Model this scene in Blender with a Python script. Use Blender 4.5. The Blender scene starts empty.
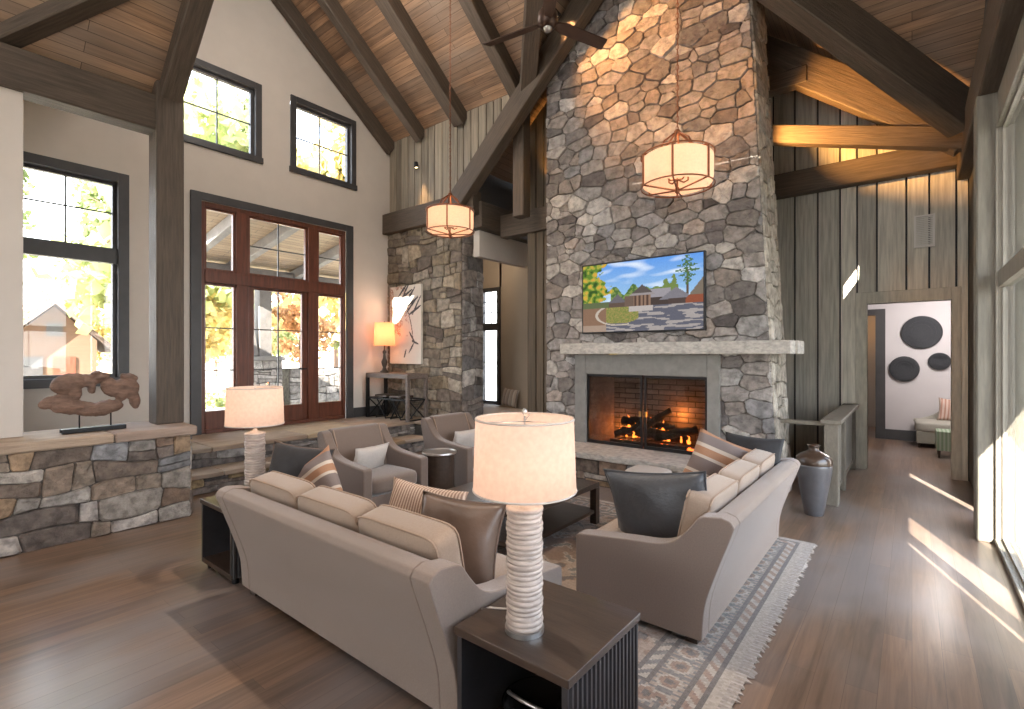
import bpy, bmesh, math, random
from mathutils import Vector, Matrix
random.seed(7)
SC = bpy.context.scene
COL = SC.collection
PI = math.pi

# ------------------------------------------------------------------ materials
def new_mat(name):
    m = bpy.data.materials.new(name); m.use_nodes = True
    nt = m.node_tree; b = nt.nodes['Principled BSDF']
    return m, nt, b

def lk(nt, a, b): nt.links.new(a, b)

def nd(nt, t, **k):
    n = nt.nodes.new(t)
    for a, v in k.items():
        if a in n.inputs: n.inputs[a].default_value = v
        else: setattr(n, a, v)
    return n

def c4(c): return (c[0], c[1], c[2], 1)

def ramp(nt, fac, stops):
    r = nt.nodes.new('ShaderNodeValToRGB')
    el = r.color_ramp.elements
    while len(el) < len(stops): el.new(0.5)
    for e, (p, c) in zip(el, stops): e.position = p; e.color = c4(c)
    lk(nt, fac, r.inputs[0]); return r

def coords(nt, scale=(1, 1, 1), kind='Object', rot=(0, 0, 0)):
    tc = nt.nodes.new('ShaderNodeTexCoord'); mp = nt.nodes.new('ShaderNodeMapping')
    mp.inputs['Scale'].default_value = scale; mp.inputs['Rotation'].default_value = rot
    lk(nt, tc.outputs[kind], mp.inputs[0]); return mp.outputs[0]

def mul(c, k): return tuple(max(0, min(1, v * k)) for v in c)

def mat(name, c, rough=.6, var=.15, scale=6, stretch=(1, 1, 1), bump=0, bscale=None, metal=0, spec=.5, coat=0, sheen=0, emit=None, es=0, attr=None):
    m, nt, b = new_mat(name)
    b.inputs['Roughness'].default_value = rough; b.inputs['Metallic'].default_value = metal
    b.inputs['Specular IOR Level'].default_value = spec
    b.inputs['Coat Weight'].default_value = coat; b.inputs['Sheen Weight'].default_value = sheen
    v = coords(nt, stretch)
    n = nd(nt, 'ShaderNodeTexNoise', Scale=scale, Detail=5.0, Roughness=.6); lk(nt, v, n.inputs['Vector'])
    if attr:
        at = nd(nt, 'ShaderNodeAttribute', attribute_name=attr)
        r = ramp(nt, n.outputs[0], [(.34, (1 - var,) * 3), (.62, (1.0, 1.0, 1.0))])
        mx = nd(nt, 'ShaderNodeMix', data_type='RGBA', blend_type='MULTIPLY'); mx.inputs[0].default_value = 1
        lk(nt, at.outputs['Color'], mx.inputs[6]); lk(nt, r.outputs[0], mx.inputs[7]); out = mx.outputs[2]
    else:
        r = ramp(nt, n.outputs[0], [(.3, mul(c, 1 - var)), (.7, mul(c, 1 + var))]); out = r.outputs[0]
    lk(nt, out, b.inputs['Base Color'])
    if bump:
        n2 = nd(nt, 'ShaderNodeTexNoise', Scale=bscale or scale * 4, Detail=6.0, Roughness=.65); lk(nt, v, n2.inputs['Vector'])
        bp = nd(nt, 'ShaderNodeBump', Strength=bump, Distance=.02); lk(nt, n2.outputs[0], bp.inputs['Height'])
        lk(nt, bp.outputs[0], b.inputs['Normal'])
    if emit:
        b.inputs['Emission Color'].default_value = c4(emit); b.inputs['Emission Strength'].default_value = es
    return m

def planks(name, c1, c2, dark, row, length, rough, gap=.006, grain=.35, bump=.3, coat=0, gray=None, spec=.5):
    """Planks run along the object's local X."""
    m, nt, b = new_mat(name)
    v = coords(nt)
    br = nd(nt, 'ShaderNodeTexBrick', Scale=1.0)
    br.offset = .37; br.offset_frequency = 2; br.squash = 1
    br.inputs['Color1'].default_value = c4(c1); br.inputs['Color2'].default_value = c4(c2)
    br.inputs['Mortar'].default_value = c4(dark); br.inputs['Mortar Size'].default_value = gap
    br.inputs['Mortar Smooth'].default_value = .3; br.inputs['Bias'].default_value = 0
    br.inputs['Brick Width'].default_value = length; br.inputs['Row Height'].default_value = row
    lk(nt, v, br.inputs['Vector'])
    v2 = coords(nt, (1.2, 22, 22))
    n = nd(nt, 'ShaderNodeTexNoise', Scale=1.0, Detail=6.0, Roughness=.65, Distortion=.6); lk(nt, v2, n.inputs['Vector'])
    r = ramp(nt, n.outputs[0], [(.28, (1 - grain,) * 3), (.7, (1 + grain * .3,) * 3)])
    mx = nd(nt, 'ShaderNodeMix', data_type='RGBA', blend_type='MULTIPLY'); mx.inputs[0].default_value = 1
    lk(nt, br.outputs['Color'], mx.inputs[6]); lk(nt, r.outputs[0], mx.inputs[7]); out = mx.outputs[2]
    v3 = coords(nt, (.5, .9, .5))
    n3 = nd(nt, 'ShaderNodeTexNoise', Scale=1.3, Detail=3.0); lk(nt, v3, n3.inputs['Vector'])
    r3 = ramp(nt, n3.outputs[0], [(.42, (0, 0, 0)), (.62, (1, 1, 1))])
    mg = nd(nt, 'ShaderNodeMix', data_type='RGBA', blend_type='MIX')
    ms = nd(nt, 'ShaderNodeMath', operation='MULTIPLY'); ms.inputs[1].default_value = .68 if gray else 0
    lk(nt, r3.outputs[0], ms.inputs[0]); lk(nt, ms.outputs[0], mg.inputs[0])
    mg.inputs[7].default_value = c4(gray or c1); lk(nt, out, mg.inputs[6])
    mm = nd(nt, 'ShaderNodeMix', data_type='RGBA', blend_type='MIX')
    lk(nt, br.outputs['Fac'], mm.inputs[0]); lk(nt, mg.outputs[2], mm.inputs[6]); mm.inputs[7].default_value = c4(dark)
    lk(nt, mm.outputs[2], b.inputs['Base Color'])
    b.inputs['Roughness'].default_value = rough; b.inputs['Coat Weight'].default_value = coat
    b.inputs['Coat Roughness'].default_value = .2; b.inputs['Specular IOR Level'].default_value = spec
    ad = nd(nt, 'ShaderNodeMath', operation='SUBTRACT'); lk(nt, n.outputs[0], ad.inputs[0]); lk(nt, br.outputs['Fac'], ad.inputs[1])
    bp = nd(nt, 'ShaderNodeBump', Strength=bump, Distance=.01); lk(nt, ad.outputs[0], bp.inputs['Height'])
    lk(nt, bp.outputs[0], b.inputs['Normal'])
    return m

def glass(name='window_glass', tint=(1, 1, 1), refl=.12):
    m = bpy.data.materials.new(name); m.use_nodes = True; nt = m.node_tree; nt.nodes.clear()
    o = nt.nodes.new('ShaderNodeOutputMaterial'); t = nt.nodes.new('ShaderNodeBsdfTransparent'); g = nt.nodes.new('ShaderNodeBsdfGlossy')
    t.inputs[0].default_value = c4(tint); g.inputs['Roughness'].default_value = .02
    lw = nt.nodes.new('ShaderNodeLayerWeight'); lw.inputs[0].default_value = .5
    pw = nd(nt, 'ShaderNodeMath', operation='POWER'); lk(nt, lw.outputs['Facing'], pw.inputs[0]); pw.inputs[1].default_value = 5
    f = nd(nt, 'ShaderNodeMath', operation='MULTIPLY_ADD'); lk(nt, pw.outputs[0], f.inputs[0]); f.inputs[1].default_value = .8; f.inputs[2].default_value = .03
    mx = nt.nodes.new('ShaderNodeMixShader'); lk(nt, f.outputs[0], mx.inputs[0]); lk(nt, t.outputs[0], mx.inputs[1]); lk(nt, g.outputs[0], mx.inputs[2])
    lk(nt, mx.outputs[0], o.inputs[0]); return m

def shade_mat(name, c, es=.35, ec=(1, .66, .47), scale=60):
    m = bpy.data.materials.new(name); m.use_nodes = True; nt = m.node_tree; nt.nodes.clear()
    o = nt.nodes.new('ShaderNodeOutputMaterial'); d = nt.nodes.new('ShaderNodeBsdfDiffuse'); t = nt.nodes.new('ShaderNodeBsdfTranslucent')
    v = coords(nt, (1, 1, 1)); n = nd(nt, 'ShaderNodeTexNoise', Scale=scale, Detail=3.0); lk(nt, v, n.inputs['Vector'])
    r = ramp(nt, n.outputs[0], [(.3, mul(c, .9)), (.7, mul(c, 1.06))])
    lk(nt, r.outputs[0], d.inputs[0]); lk(nt, r.outputs[0], t.inputs[0])
    mx = nt.nodes.new('ShaderNodeMixShader'); mx.inputs[0].default_value = .5
    lk(nt, d.outputs[0], mx.inputs[1]); lk(nt, t.outputs[0], mx.inputs[2])
    e = nt.nodes.new('ShaderNodeEmission'); e.inputs[0].default_value = c4(ec); e.inputs[1].default_value = es
    a = nt.nodes.new('ShaderNodeAddShader'); lk(nt, mx.outputs[0], a.inputs[0]); lk(nt, e.outputs[0], a.inputs[1])
    lk(nt, a.outputs[0], o.inputs[0]); return m

def emis(name, c, s, attr=None):
    m = bpy.data.materials.new(name); m.use_nodes = True; nt = m.node_tree; nt.nodes.clear()
    o = nt.nodes.new('ShaderNodeOutputMaterial'); e = nt.nodes.new('ShaderNodeEmission')
    e.inputs[0].default_value = c4(c); e.inputs[1].default_value = s
    if attr:
        a = nd(nt, 'ShaderNodeAttribute', attribute_name=attr); lk(nt, a.outputs['Color'], e.inputs[0])
    lk(nt, e.outputs[0], o.inputs[0]); return m

def striped(name, cols, period, axis=0, rough=.85, bump=.3):
    """cols: list of (position 0..1, colour), constant bands repeated along a local axis."""
    m, nt, b = new_mat(name)
    tc = nt.nodes.new('ShaderNodeTexCoord'); sp = nt.nodes.new('ShaderNodeSeparateXYZ'); lk(nt, tc.outputs['Object'], sp.inputs[0])
    d = nd(nt, 'ShaderNodeMath', operation='DIVIDE'); lk(nt, sp.outputs[axis], d.inputs[0]); d.inputs[1].default_value = period
    a = nd(nt, 'ShaderNodeMath', operation='ADD'); lk(nt, d.outputs[0], a.inputs[0]); a.inputs[1].default_value = 10.5
    fr = nd(nt, 'ShaderNodeMath', operation='FRACT'); lk(nt, a.outputs[0], fr.inputs[0])
    r = ramp(nt, fr.outputs[0], cols); r.color_ramp.interpolation = 'CONSTANT'
    v = coords(nt, (1, 1, 1)); n = nd(nt, 'ShaderNodeTexNoise', Scale=90.0, Detail=3.0); lk(nt, v, n.inputs['Vector'])
    bp = nd(nt, 'ShaderNodeBump', Strength=bump, Distance=.01); lk(nt, n.outputs[0], bp.inputs['Height'])
    lk(nt, r.outputs[0], b.inputs['Base Color']); lk(nt, bp.outputs[0], b.inputs['Normal']); b.inputs['Roughness'].default_value = rough
    return m

M = {}
M['wall'] = mat('wall_paint', (.60, .545, .49), .9, .03, 3, bump=.02)
M['tan'] = mat('tan_plaster', (.42, .36, .29), .9, .03, 3)
M['beam'] = mat('beam_timber', (.082, .060, .043), .65, .35, 5, (.6, 9, 9), bump=.5, bscale=6)
M['beam_d'] = mat('trim_timber', (.045, .042, .042), .5, .3, 5, (1, 9, 9), bump=.3, bscale=6)
M['ceil'] = planks('ceiling_planks', (.46, .275, .16), (.23, .14, .085), (.06, .038, .024), .105, 1.9, .6, .003, .6, .4, gray=(.30, .23, .18))
M['floor'] = planks('floor_planks', (.26, .16, .102), (.165, .112, .082), (.10, .07, .055), .135, 1.9, 0.30, .0012, .5, .06, coat=.2, gray=(.225, .20, .195))  # gray: tone patches, cooled and strengthened to paint in sky reflection
M['board'] = mat('wall_boards', (.2, .18, .14), .75, .35, 3, (9, 9, .5), bump=.35, bscale=5, attr='col')
M['stone'] = mat('field_stone', (.3, .3, .3), .85, .55, 11, bump=1.0, bscale=20, attr='col')
M['cap'] = mat('cap_stone', (.50, .36, .22), .8, .25, 6, (1.5, .5, 4), bump=.8, bscale=9, attr='col')
M['slab'] = mat('sandstone_slab', (.21, .20, .185), .75, .14, 9, bump=.3, bscale=40)
M['mantel'] = mat('rough_cut_stone', (.46, .43, .39), .85, .3, 14, (1, 1, 2), bump=1.0, bscale=16)
M['mahog'] = mat('red_mahogany', (.12, .036, .018), .4, .35, 4, (7, 7, .6), bump=.1, coat=.2)
M['frame'] = mat('dark_window_frame', (.052, .050, .052), .45, .15, 5, bump=.05)
M['glass'] = glass()
M['sofa'] = mat('sofa_linen', (.225, .172, .142), .95, .10, 130, bump=.25, bscale=260, sheen=.3)
M['cush'] = mat('cushion_linen', (.33, .245, .185), .95, .10, 130, bump=.25, bscale=260, sheen=.3)
M['chairf'] = mat('taupe_chair_fabric', (.155, .112, .090), .9, .10, 90, bump=.2, bscale=200, sheen=.4)
M['darkwood'] = mat('espresso_wood', (.050, .032, .023), .32, .3, 4, (1, 7, 7), bump=.08, coat=.15)
M['fluted'] = mat('fluted_black_wood', (.035, .033, .035), .4, .3, 5, bump=.05)
M['black'] = mat('black_iron', (.012, .012, .013), .45, .1, 8, metal=.4)
M['bronze'] = mat('aged_bronze', (.20, .075, .035), .4, .2, 20, metal=.8)
M['ceramic'] = mat('cream_ceramic', (.44, .36, .31), .4, .35, 14, (1, 1, 6), bump=.2, coat=.2)
M['satin'] = mat('slate_satin', (.055, .056, .062), .42, .25, 3, bump=.6, bscale=7, sheen=.1)
M['navy'] = mat('charcoal_velvet', (.022, .021, .023), .85, .2, 20, bump=.2, sheen=.05)
M['leather'] = mat('brown_leather', (.13, .085, .062), .35, .2, 6, bump=.25, bscale=8)
M['white'] = mat('white_linen', (.50, .45, .41), .9, .06, 60, bump=.2, bscale=200)
M['metalg'] = mat('brushed_steel', (.45, .43, .41), .3, .1, 20, metal=.9)
M['shade'] = shade_mat('lamp_shade_linen', (.52, .42, .37), .16, (1, .62, .44), 45)
M['shade2'] = shade_mat('glowing_drum_shade', (.62, .45, .35), .24, (1, .54, .33))
M['shade3'] = shade_mat('amber_shade', (.6, .34, .22), .2, (1, .36, .18))
M['bulb'] = emis('bulb_glow', (1, .66, .36), 3)
M['ivory'] = mat('white_ceramic_trim', (.75, .72, .68), .4, .03, 5)

# ------------------------------------------------------------------ object helpers
def setp(o, label=None, cat=None, group=None, kind=None):
    if label: o['label'] = label
    if cat: o['category'] = cat
    if group: o['group'] = group
    if kind: o['kind'] = kind
    return o

def thing(name, label, cat, loc=(0, 0, 0), rz=0, group=None):
    o = bpy.data.objects.new(name, None); COL.objects.link(o)
    o.location = loc; o.rotation_euler = (0, 0, rz); o.empty_display_size = .1
    return setp(o, label, cat, group)

def mk(name, V, Fc, m, parent=None, smooth=False, bevel=0, seg=2, mats=None, fm=None, cols=None):
    me = bpy.data.meshes.new(name); me.from_pydata([tuple(v) for v in V], [], Fc)
    if cols is not None:
        ca = me.color_attributes.new('col', 'FLOAT_COLOR', 'CORNER')
        k = 0
        for p in me.polygons:
            for li in p.loop_indices:
                c = cols[p.index] if len(cols) == len(me.polygons) else cols[me.loops[li].vertex_index]
                ca.data[li].color = (c[0], c[1], c[2], 1)
    for mm in (mats or [m]): me.materials.append(mm)
    if fm:
        for p in me.polygons: p.material_index = fm[p.index]
    if smooth:
        for p in me.polygons: p.use_smooth = True
    bm = bmesh.new(); bm.from_mesh(me); bmesh.ops.recalc_face_normals(bm, faces=bm.faces); bm.to_mesh(me); bm.free()
    o = bpy.data.objects.new(name, me); COL.objects.link(o)
    if parent: o.parent = parent
    if bevel:
        b = o.modifiers.new('b', 'BEVEL'); b.width = bevel; b.segments = seg; b.limit_method = 'ANGLE'; b.angle_limit = .6
        if seg > 1:
            for p in me.polygons: p.use_smooth = True
            wn = o.modifiers.new('w', 'WEIGHTED_NORMAL'); wn.keep_sharp = True
    return o

class G:
    """collects shapes into one mesh"""
    def __init__(s): s.V = []; s.F = []; s.C = []; s.M = []
    def add(s, V, Fc, c=None, mi=0):
        b = len(s.V); s.V += [tuple(v) for v in V]
        for f in Fc: s.F.append([i + b for i in f]); s.C.append(c); s.M.append(mi)
        return s
    def box(s, x0, x1, y0, y1, z0, z1, c=None, mi=0):
        V = [(x0, y0, z0), (x1, y0, z0), (x1, y1, z0), (x0, y1, z0), (x0, y0, z1), (x1, y0, z1), (x1, y1, z1), (x0, y1, z1)]
        return s.add(V, [(0, 3, 2, 1), (4, 5, 6, 7), (0, 1, 5, 4), (1, 2, 6, 5), (2, 3, 7, 6), (3, 0, 4, 7)], c, mi)
    def prism(s, poly, axis, a, b, c=None, mi=0):
        """poly of 2-D points; axis 'x': (y,z); 'y': (x,z); 'z': (x,y)"""
        def q(p, t):
            return {'x': (t, p[0], p[1]), 'y': (p[0], t, p[1]), 'z': (p[0], p[1], t)}[axis]
        n = len(poly); V = [q(p, a) for p in poly] + [q(p, b) for p in poly]
        Fc = [list(range(n))[::-1], list(range(n, 2 * n))] + [(i, (i + 1) % n, n + (i + 1) % n, n + i) for i in range(n)]
        return s.add(V, Fc, c, mi)
    def tube(s, pts, r, n=8, closed=False, c=None, mi=0):
        pts = [Vector(p) for p in pts]; N = len(pts); rings = []
        rr = r if isinstance(r, (list, tuple)) else [r] * N
        up = Vector((0, 0, 1))
        for i, p in enumerate(pts):
            if closed: t = pts[(i + 1) % N] - pts[i - 1]
            else: t = pts[min(i + 1, N - 1)] - pts[max(i - 1, 0)]
            t.normalize()
            a = up if abs(t.dot(up)) < .95 else Vector((1, 0, 0))
            u = t.cross(a).normalized(); w = u.cross(t).normalized()
            rings.append([p + (u * math.cos(2 * PI * k / n) + w * math.sin(2 * PI * k / n)) * rr[i] for k in range(n)])
        V = [v for R_ in rings for v in R_]; Fc = []
        for i in range(N if closed else N - 1):
            j = (i + 1) % N
            for k in range(n): Fc.append((i * n + k, i * n + (k + 1) % n, j * n + (k + 1) % n, j * n + k))
        if not closed: Fc += [list(range(n))[::-1], [(N - 1) * n + k for k in range(n)]]
        return s.add(V, Fc, c, mi)
    def lathe(s, prof, n=32, o=(0, 0, 0), c=None, mi=0, caps=True):
        V = []; Fc = []
        for r, z in prof:
            for k in range(n):
                a = 2 * PI * k / n; V.append((o[0] + r * math.cos(a), o[1] + r * math.sin(a), o[2] + z))
        for i in range(len(prof) - 1):
            for k in range(n): Fc.append((i * n + k, i * n + (k + 1) % n, (i + 1) * n + (k + 1) % n, (i + 1) * n + k))
        if caps: Fc += [list(range(n))[::-1], [(len(prof) - 1) * n + k for k in range(n)]]
        return s.add(V, Fc, c, mi)
    def ell(s, c0, r, nu=12, nv=8, c=None, mi=0):
        V = []; Fc = []
        for i in range(nv + 1):
            t = PI * i / nv
            for k in range(nu):
                a = 2 * PI * k / nu; V.append((c0[0] + r[0] * math.sin(t) * math.cos(a), c0[1] + r[1] * math.sin(t) * math.sin(a), c0[2] + r[2] * math.cos(t)))
        for i in range(nv):
            for k in range(nu): Fc.append((i * nu + k, i * nu + (k + 1) % nu, (i + 1) * nu + (k + 1) % nu, (i + 1) * nu + k))
        return s.add(V, Fc, c, mi)
    def obj(s, name, m, parent=None, **k):
        if any(x is not None for x in s.C): k['cols'] = [x or (.1, .1, .1) for x in s.C]
        if k.get('mats'): k['fm'] = s.M
        return mk(name, s.V, s.F, m, parent, **k)

def beam(name, p0, p1, w, h, m, parent=None, kind=None, bevel=.012, ext=0):
    """rectangular timber from p0 to p1 (centre line); its length is the local X axis"""
    p0 = Vector(p0); p1 = Vector(p1); d = p1 - p0; L = d.length; X = d.normalized()
    Y = Vector((0, 0, 1)).cross(X)
    if Y.length < .05: Y = Vector((0, 1, 0))
    Y.normalize(); Z = X.cross(Y)
    o = G().box(-ext, L + ext, -w / 2, w / 2, -h / 2, h / 2).obj(name, m, parent, bevel=bevel, seg=1)
    mt = Matrix((X, Y, Z)).transposed().to_4x4(); mt.translation = p0; o.matrix_world = mt
    if kind: o['kind'] = kind
    return o

def slab(name, pts, xdir, m, thick, out, kind='structure', parent=None):
    """flat polygon whose local X runs along xdir, thickened towards 'out'"""
    pts = [Vector(p) for p in pts]; X = Vector(xdir).normalized(); o3 = Vector(out)
    Nn = (pts[1] - pts[0]).cross(pts[2] - pts[0]).normalized()
    if Nn.dot(o3) < 0: Nn = -Nn
    Y = Nn.cross(X).normalized(); X = Y.cross(Nn)
    mt = Matrix((X, Y, Nn)).transposed().to_4x4(); inv = mt.inverted()
    P2 = [inv @ p for p in pts]; z0 = P2[0].z
    poly = [(p.x, p.y) for p in P2]
    o = G().prism(poly, 'z', z0, z0 + thick).obj(name, m, parent)
    o.matrix_world = mt
    if kind: o['kind'] = kind
    return o

trim_n = [0]
def trim():
    trim_n[0] += 1; return 'trim_%d' % trim_n[0]

# ------------------------------------------------------------------ roof geometry
zA = lambda x: 7.62 - (.90 if x < -3 else .82) * abs(x + 3.0)
zB = lambda y: 7.97 - .78 * abs(y - 3.9)
XW, XE, YN, YB = -8.35, .60, 6.45, 9.10

# floor (planks run along the room, world Y)
fl = slab('floor', [(-12.2 + 3.5, -6, 0), (XE + .1, -6, 0), (XE + .1, 9.2, 0), (-12.2 + 3.5, 9.2, 0)], (0, 1, 0), M['floor'], .12, (0, 0, -1))
fl2 = slab('floor_far_room', [(-3.2, 9.2, 0), (3.2, 9.2, 0), (3.2, 13.2, 0), (-3.2, 13.2, 0)], (0, 1, 0), M['floor'], .12, (0, 0, -1))

# ceilings
def cA(name, P, xd=(0, 1, 0)): return slab(name, [(x, y, zA(x)) for x, y in P], xd, M['ceil'], .08, (0, 0, 1))
def cB(name, P, xd=(1, 0, 0)): return slab(name, [(x, y, zB(y)) for x, y in P], xd, M['ceil'], .08, (0, 0, 1))
vx = (7.62 - zB(YN)) / .90
cA('ceiling_west_slope', [(-6.55, -6), (-3, -6), (-3, 1.93), (-6.55, 1.93)])
cA('ceiling_east_slope', [(-3, -6), (XE + .1, -6), (XE + .1, 1.93), (-3, 1.93)])
cB('ceiling_cross_south', [(XW - .1, 1.93), (XE + .1, 1.93), (XE + .1, 3.9), (XW - .1, 3.9)])
yr = 3.9 + (7.97 - 7.62) / .78; ye = 3.9 + (7.97 - zA(XE)) / .78
cB('ceiling_cross_north', [(XW - .1, 3.9), (XE, 3.9), (XE, ye), (-3, yr), (-3 - vx, YN), (XW - .1, YN)])
cA('ceiling_north_west', [(-6.5, YN), (-3 - vx, YN), (-3, yr), (-3, 9.3), (-6.5, 9.3)])
cA('ceiling_north_east', [(-3, yr), (XE, ye), (XE, 9.3), (-3, 9.3)])
g = G().box(-8.4, -6.5, -6, 1.95, 5.2, 5.3).box(-6.6, -6.54, -6, 1.93, 4.4, 5.3); g.obj('ceiling_alcove', M['wall'])['kind'] = 'structure'
g = G().box(-8.4, -5.9, 6.9, 9.2, 4.3, 4.38); g.obj('ceiling_niche', M['tan'])['kind'] = 'structure'
slab('wall_gable_south', [(-8.5, 1.93, 5.22), (-5.70, 1.93, 5.22), (-4.25, 1.93, 6.47), (-8.5, 1.93, 6.47)], (1, 0, 0), M['wall'], .05, (0, -1, 0))
slab('wall_gable_south_east', [(XE, 1.93, 4.6), (XE, 1.93, 6.43), (-1.55, 1.93, 6.43)], (1, 0, 0), M['wall'], .05, (0, -1, 0))

# ------------------------------------------------------------------ stone masonry
def clip(poly, a, b, c):
    out = []
    n = len(poly)
    for i in range(n):
        p, q = poly[i], poly[(i + 1) % n]
        dp = a * p[0] + b * p[1] - c; dq = a * q[0] + b * q[1] - c
        if dp <= 0: out.append(p)
        if (dp < 0 < dq) or (dq < 0 < dp):
            t = dp / (dp - dq); out.append((p[0] + t * (q[0] - p[0]), p[1] + t * (q[1] - p[1])))
    return out

def masonry(g, regions, fn, seed, su=.34, sv=.22, pal=None, gap=.016, relief=.035, back=(.17, .15, .13), quoin=None):
    rnd = random.Random(seed)
    us = [p[0] for r in regions for p in r]; vs = [p[1] for r in regions for p in r]
    u0, u1, v0, v1 = min(us) - su, max(us) + su, min(vs) - sv, max(vs) + sv
    pts = []; v = v0; big = 1
    while v < v1:
        h = sv * rnd.uniform(.72, 1.3); u = u0 - rnd.random() * su
        while u < u1:
            w = su * rnd.choice([.5, .7, .85, 1, 1.2, 1.55]) * rnd.uniform(.85, 1.15)
            if w < su * .75 and rnd.random() < .45:
                pts.append((u + w / 2, v + h * .25)); pts.append((u + w / 2 + rnd.uniform(-.03, .03), v + h * .8))
            else: pts.append((u + w / 2, v + h / 2 + rnd.uniform(-.2, .2) * h))
            u += w
        v += h
    k = 1.5; wt_ = [rnd.uniform(-.16, .16) * su * su for _ in pts]
    for reg in regions:
        g.add([fn(p[0], p[1], 0) for p in reg], [list(range(len(reg)))], back)
    pidx = {q: n_ for n_, q in enumerate(pts)}
    for i, (pu, pv) in enumerate(pts):
        nb = sorted(((qu - pu) ** 2 + (k * (qv - pv)) ** 2, qu, qv) for j, (qu, qv) in enumerate(pts) if j != i and abs(qu - pu) < 3 * su and abs(qv - pv) < 3 * sv)[:16]
        for reg in regions:
            cell = list(reg)
            # orient so clip against bisectors
            for d2, qu, qv in nb:
                a, b = (qu - pu), (qv - pv) * k * k; L = math.hypot(a, b)
                mu, mv = (pu + qu) / 2, (pv + qv) / 2
                j_ = pidx[(qu, qv)]; cell = clip(cell, a, b, a * mu + b * mv - gap / 2 * L + (wt_[i] - wt_[j_]) / 2)
                if len(cell) < 3: break
            if len(cell) < 3: continue
            ar = abs(sum(cell[q][0] * cell[(q + 1) % len(cell)][1] - cell[(q + 1) % len(cell)][0] * cell[q][1] for q in range(len(cell)))) / 2
            if ar < .0012: continue
            cu = sum(p[0] for p in cell) / len(cell); cv = sum(p[1] for p in cell) / len(cell)
            # soften corners and roughen the outline
            n = len(cell); ring = []
            for q in range(n):
                p, r_ = cell[q], cell[(q + 1) % n]
                for t in (.06, .3, .52, .74, .94):
                    jx = rnd.uniform(-.007, .007); jy = rnd.uniform(-.007, .007)
                    ring.append((p[0] + (r_[0] - p[0]) * t + jx, p[1] + (r_[1] - p[1]) * t + jy))
            ring = [(min(max(p[0], min(x[0] for x in reg)), max(x[0] for x in reg)), p[1]) for p in ring]
            h = relief * rnd.uniform(.45, 1.15); tu, tv = rnd.uniform(-.06, .06), rnd.uniform(-.08, .08)
            base = rnd.choice(pal); f = rnd.uniform(.7, 1.25); colr = tuple(min(.8, x * f) for x in base)
            m = len(ring); V = []
            V += [fn(p[0], p[1], 0) for p in ring]
            V += [fn(cu + (p[0] - cu) * .985, cv + (p[1] - cv) * .985, h * .7) for p in ring]
            V += [fn(cu + (p[0] - cu) * .93, cv + (p[1] - cv) * .92, max(.004, h + tu * (p[0] - cu) + tv * (p[1] - cv) + rnd.uniform(-.004, .004))) for p in ring]
            V.append(fn(cu, cv, h * 1.05))
            Fc = []
            for a_ in range(m):
                b_ = (a_ + 1) % m
                Fc += [(a_, b_, m + b_, m + a_), (m + a_, m + b_, 2 * m + b_, 2 * m + a_), (2 * m + a_, 2 * m + b_, 3 * m)]
            g.add(V, Fc, colr)
    return g

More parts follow.
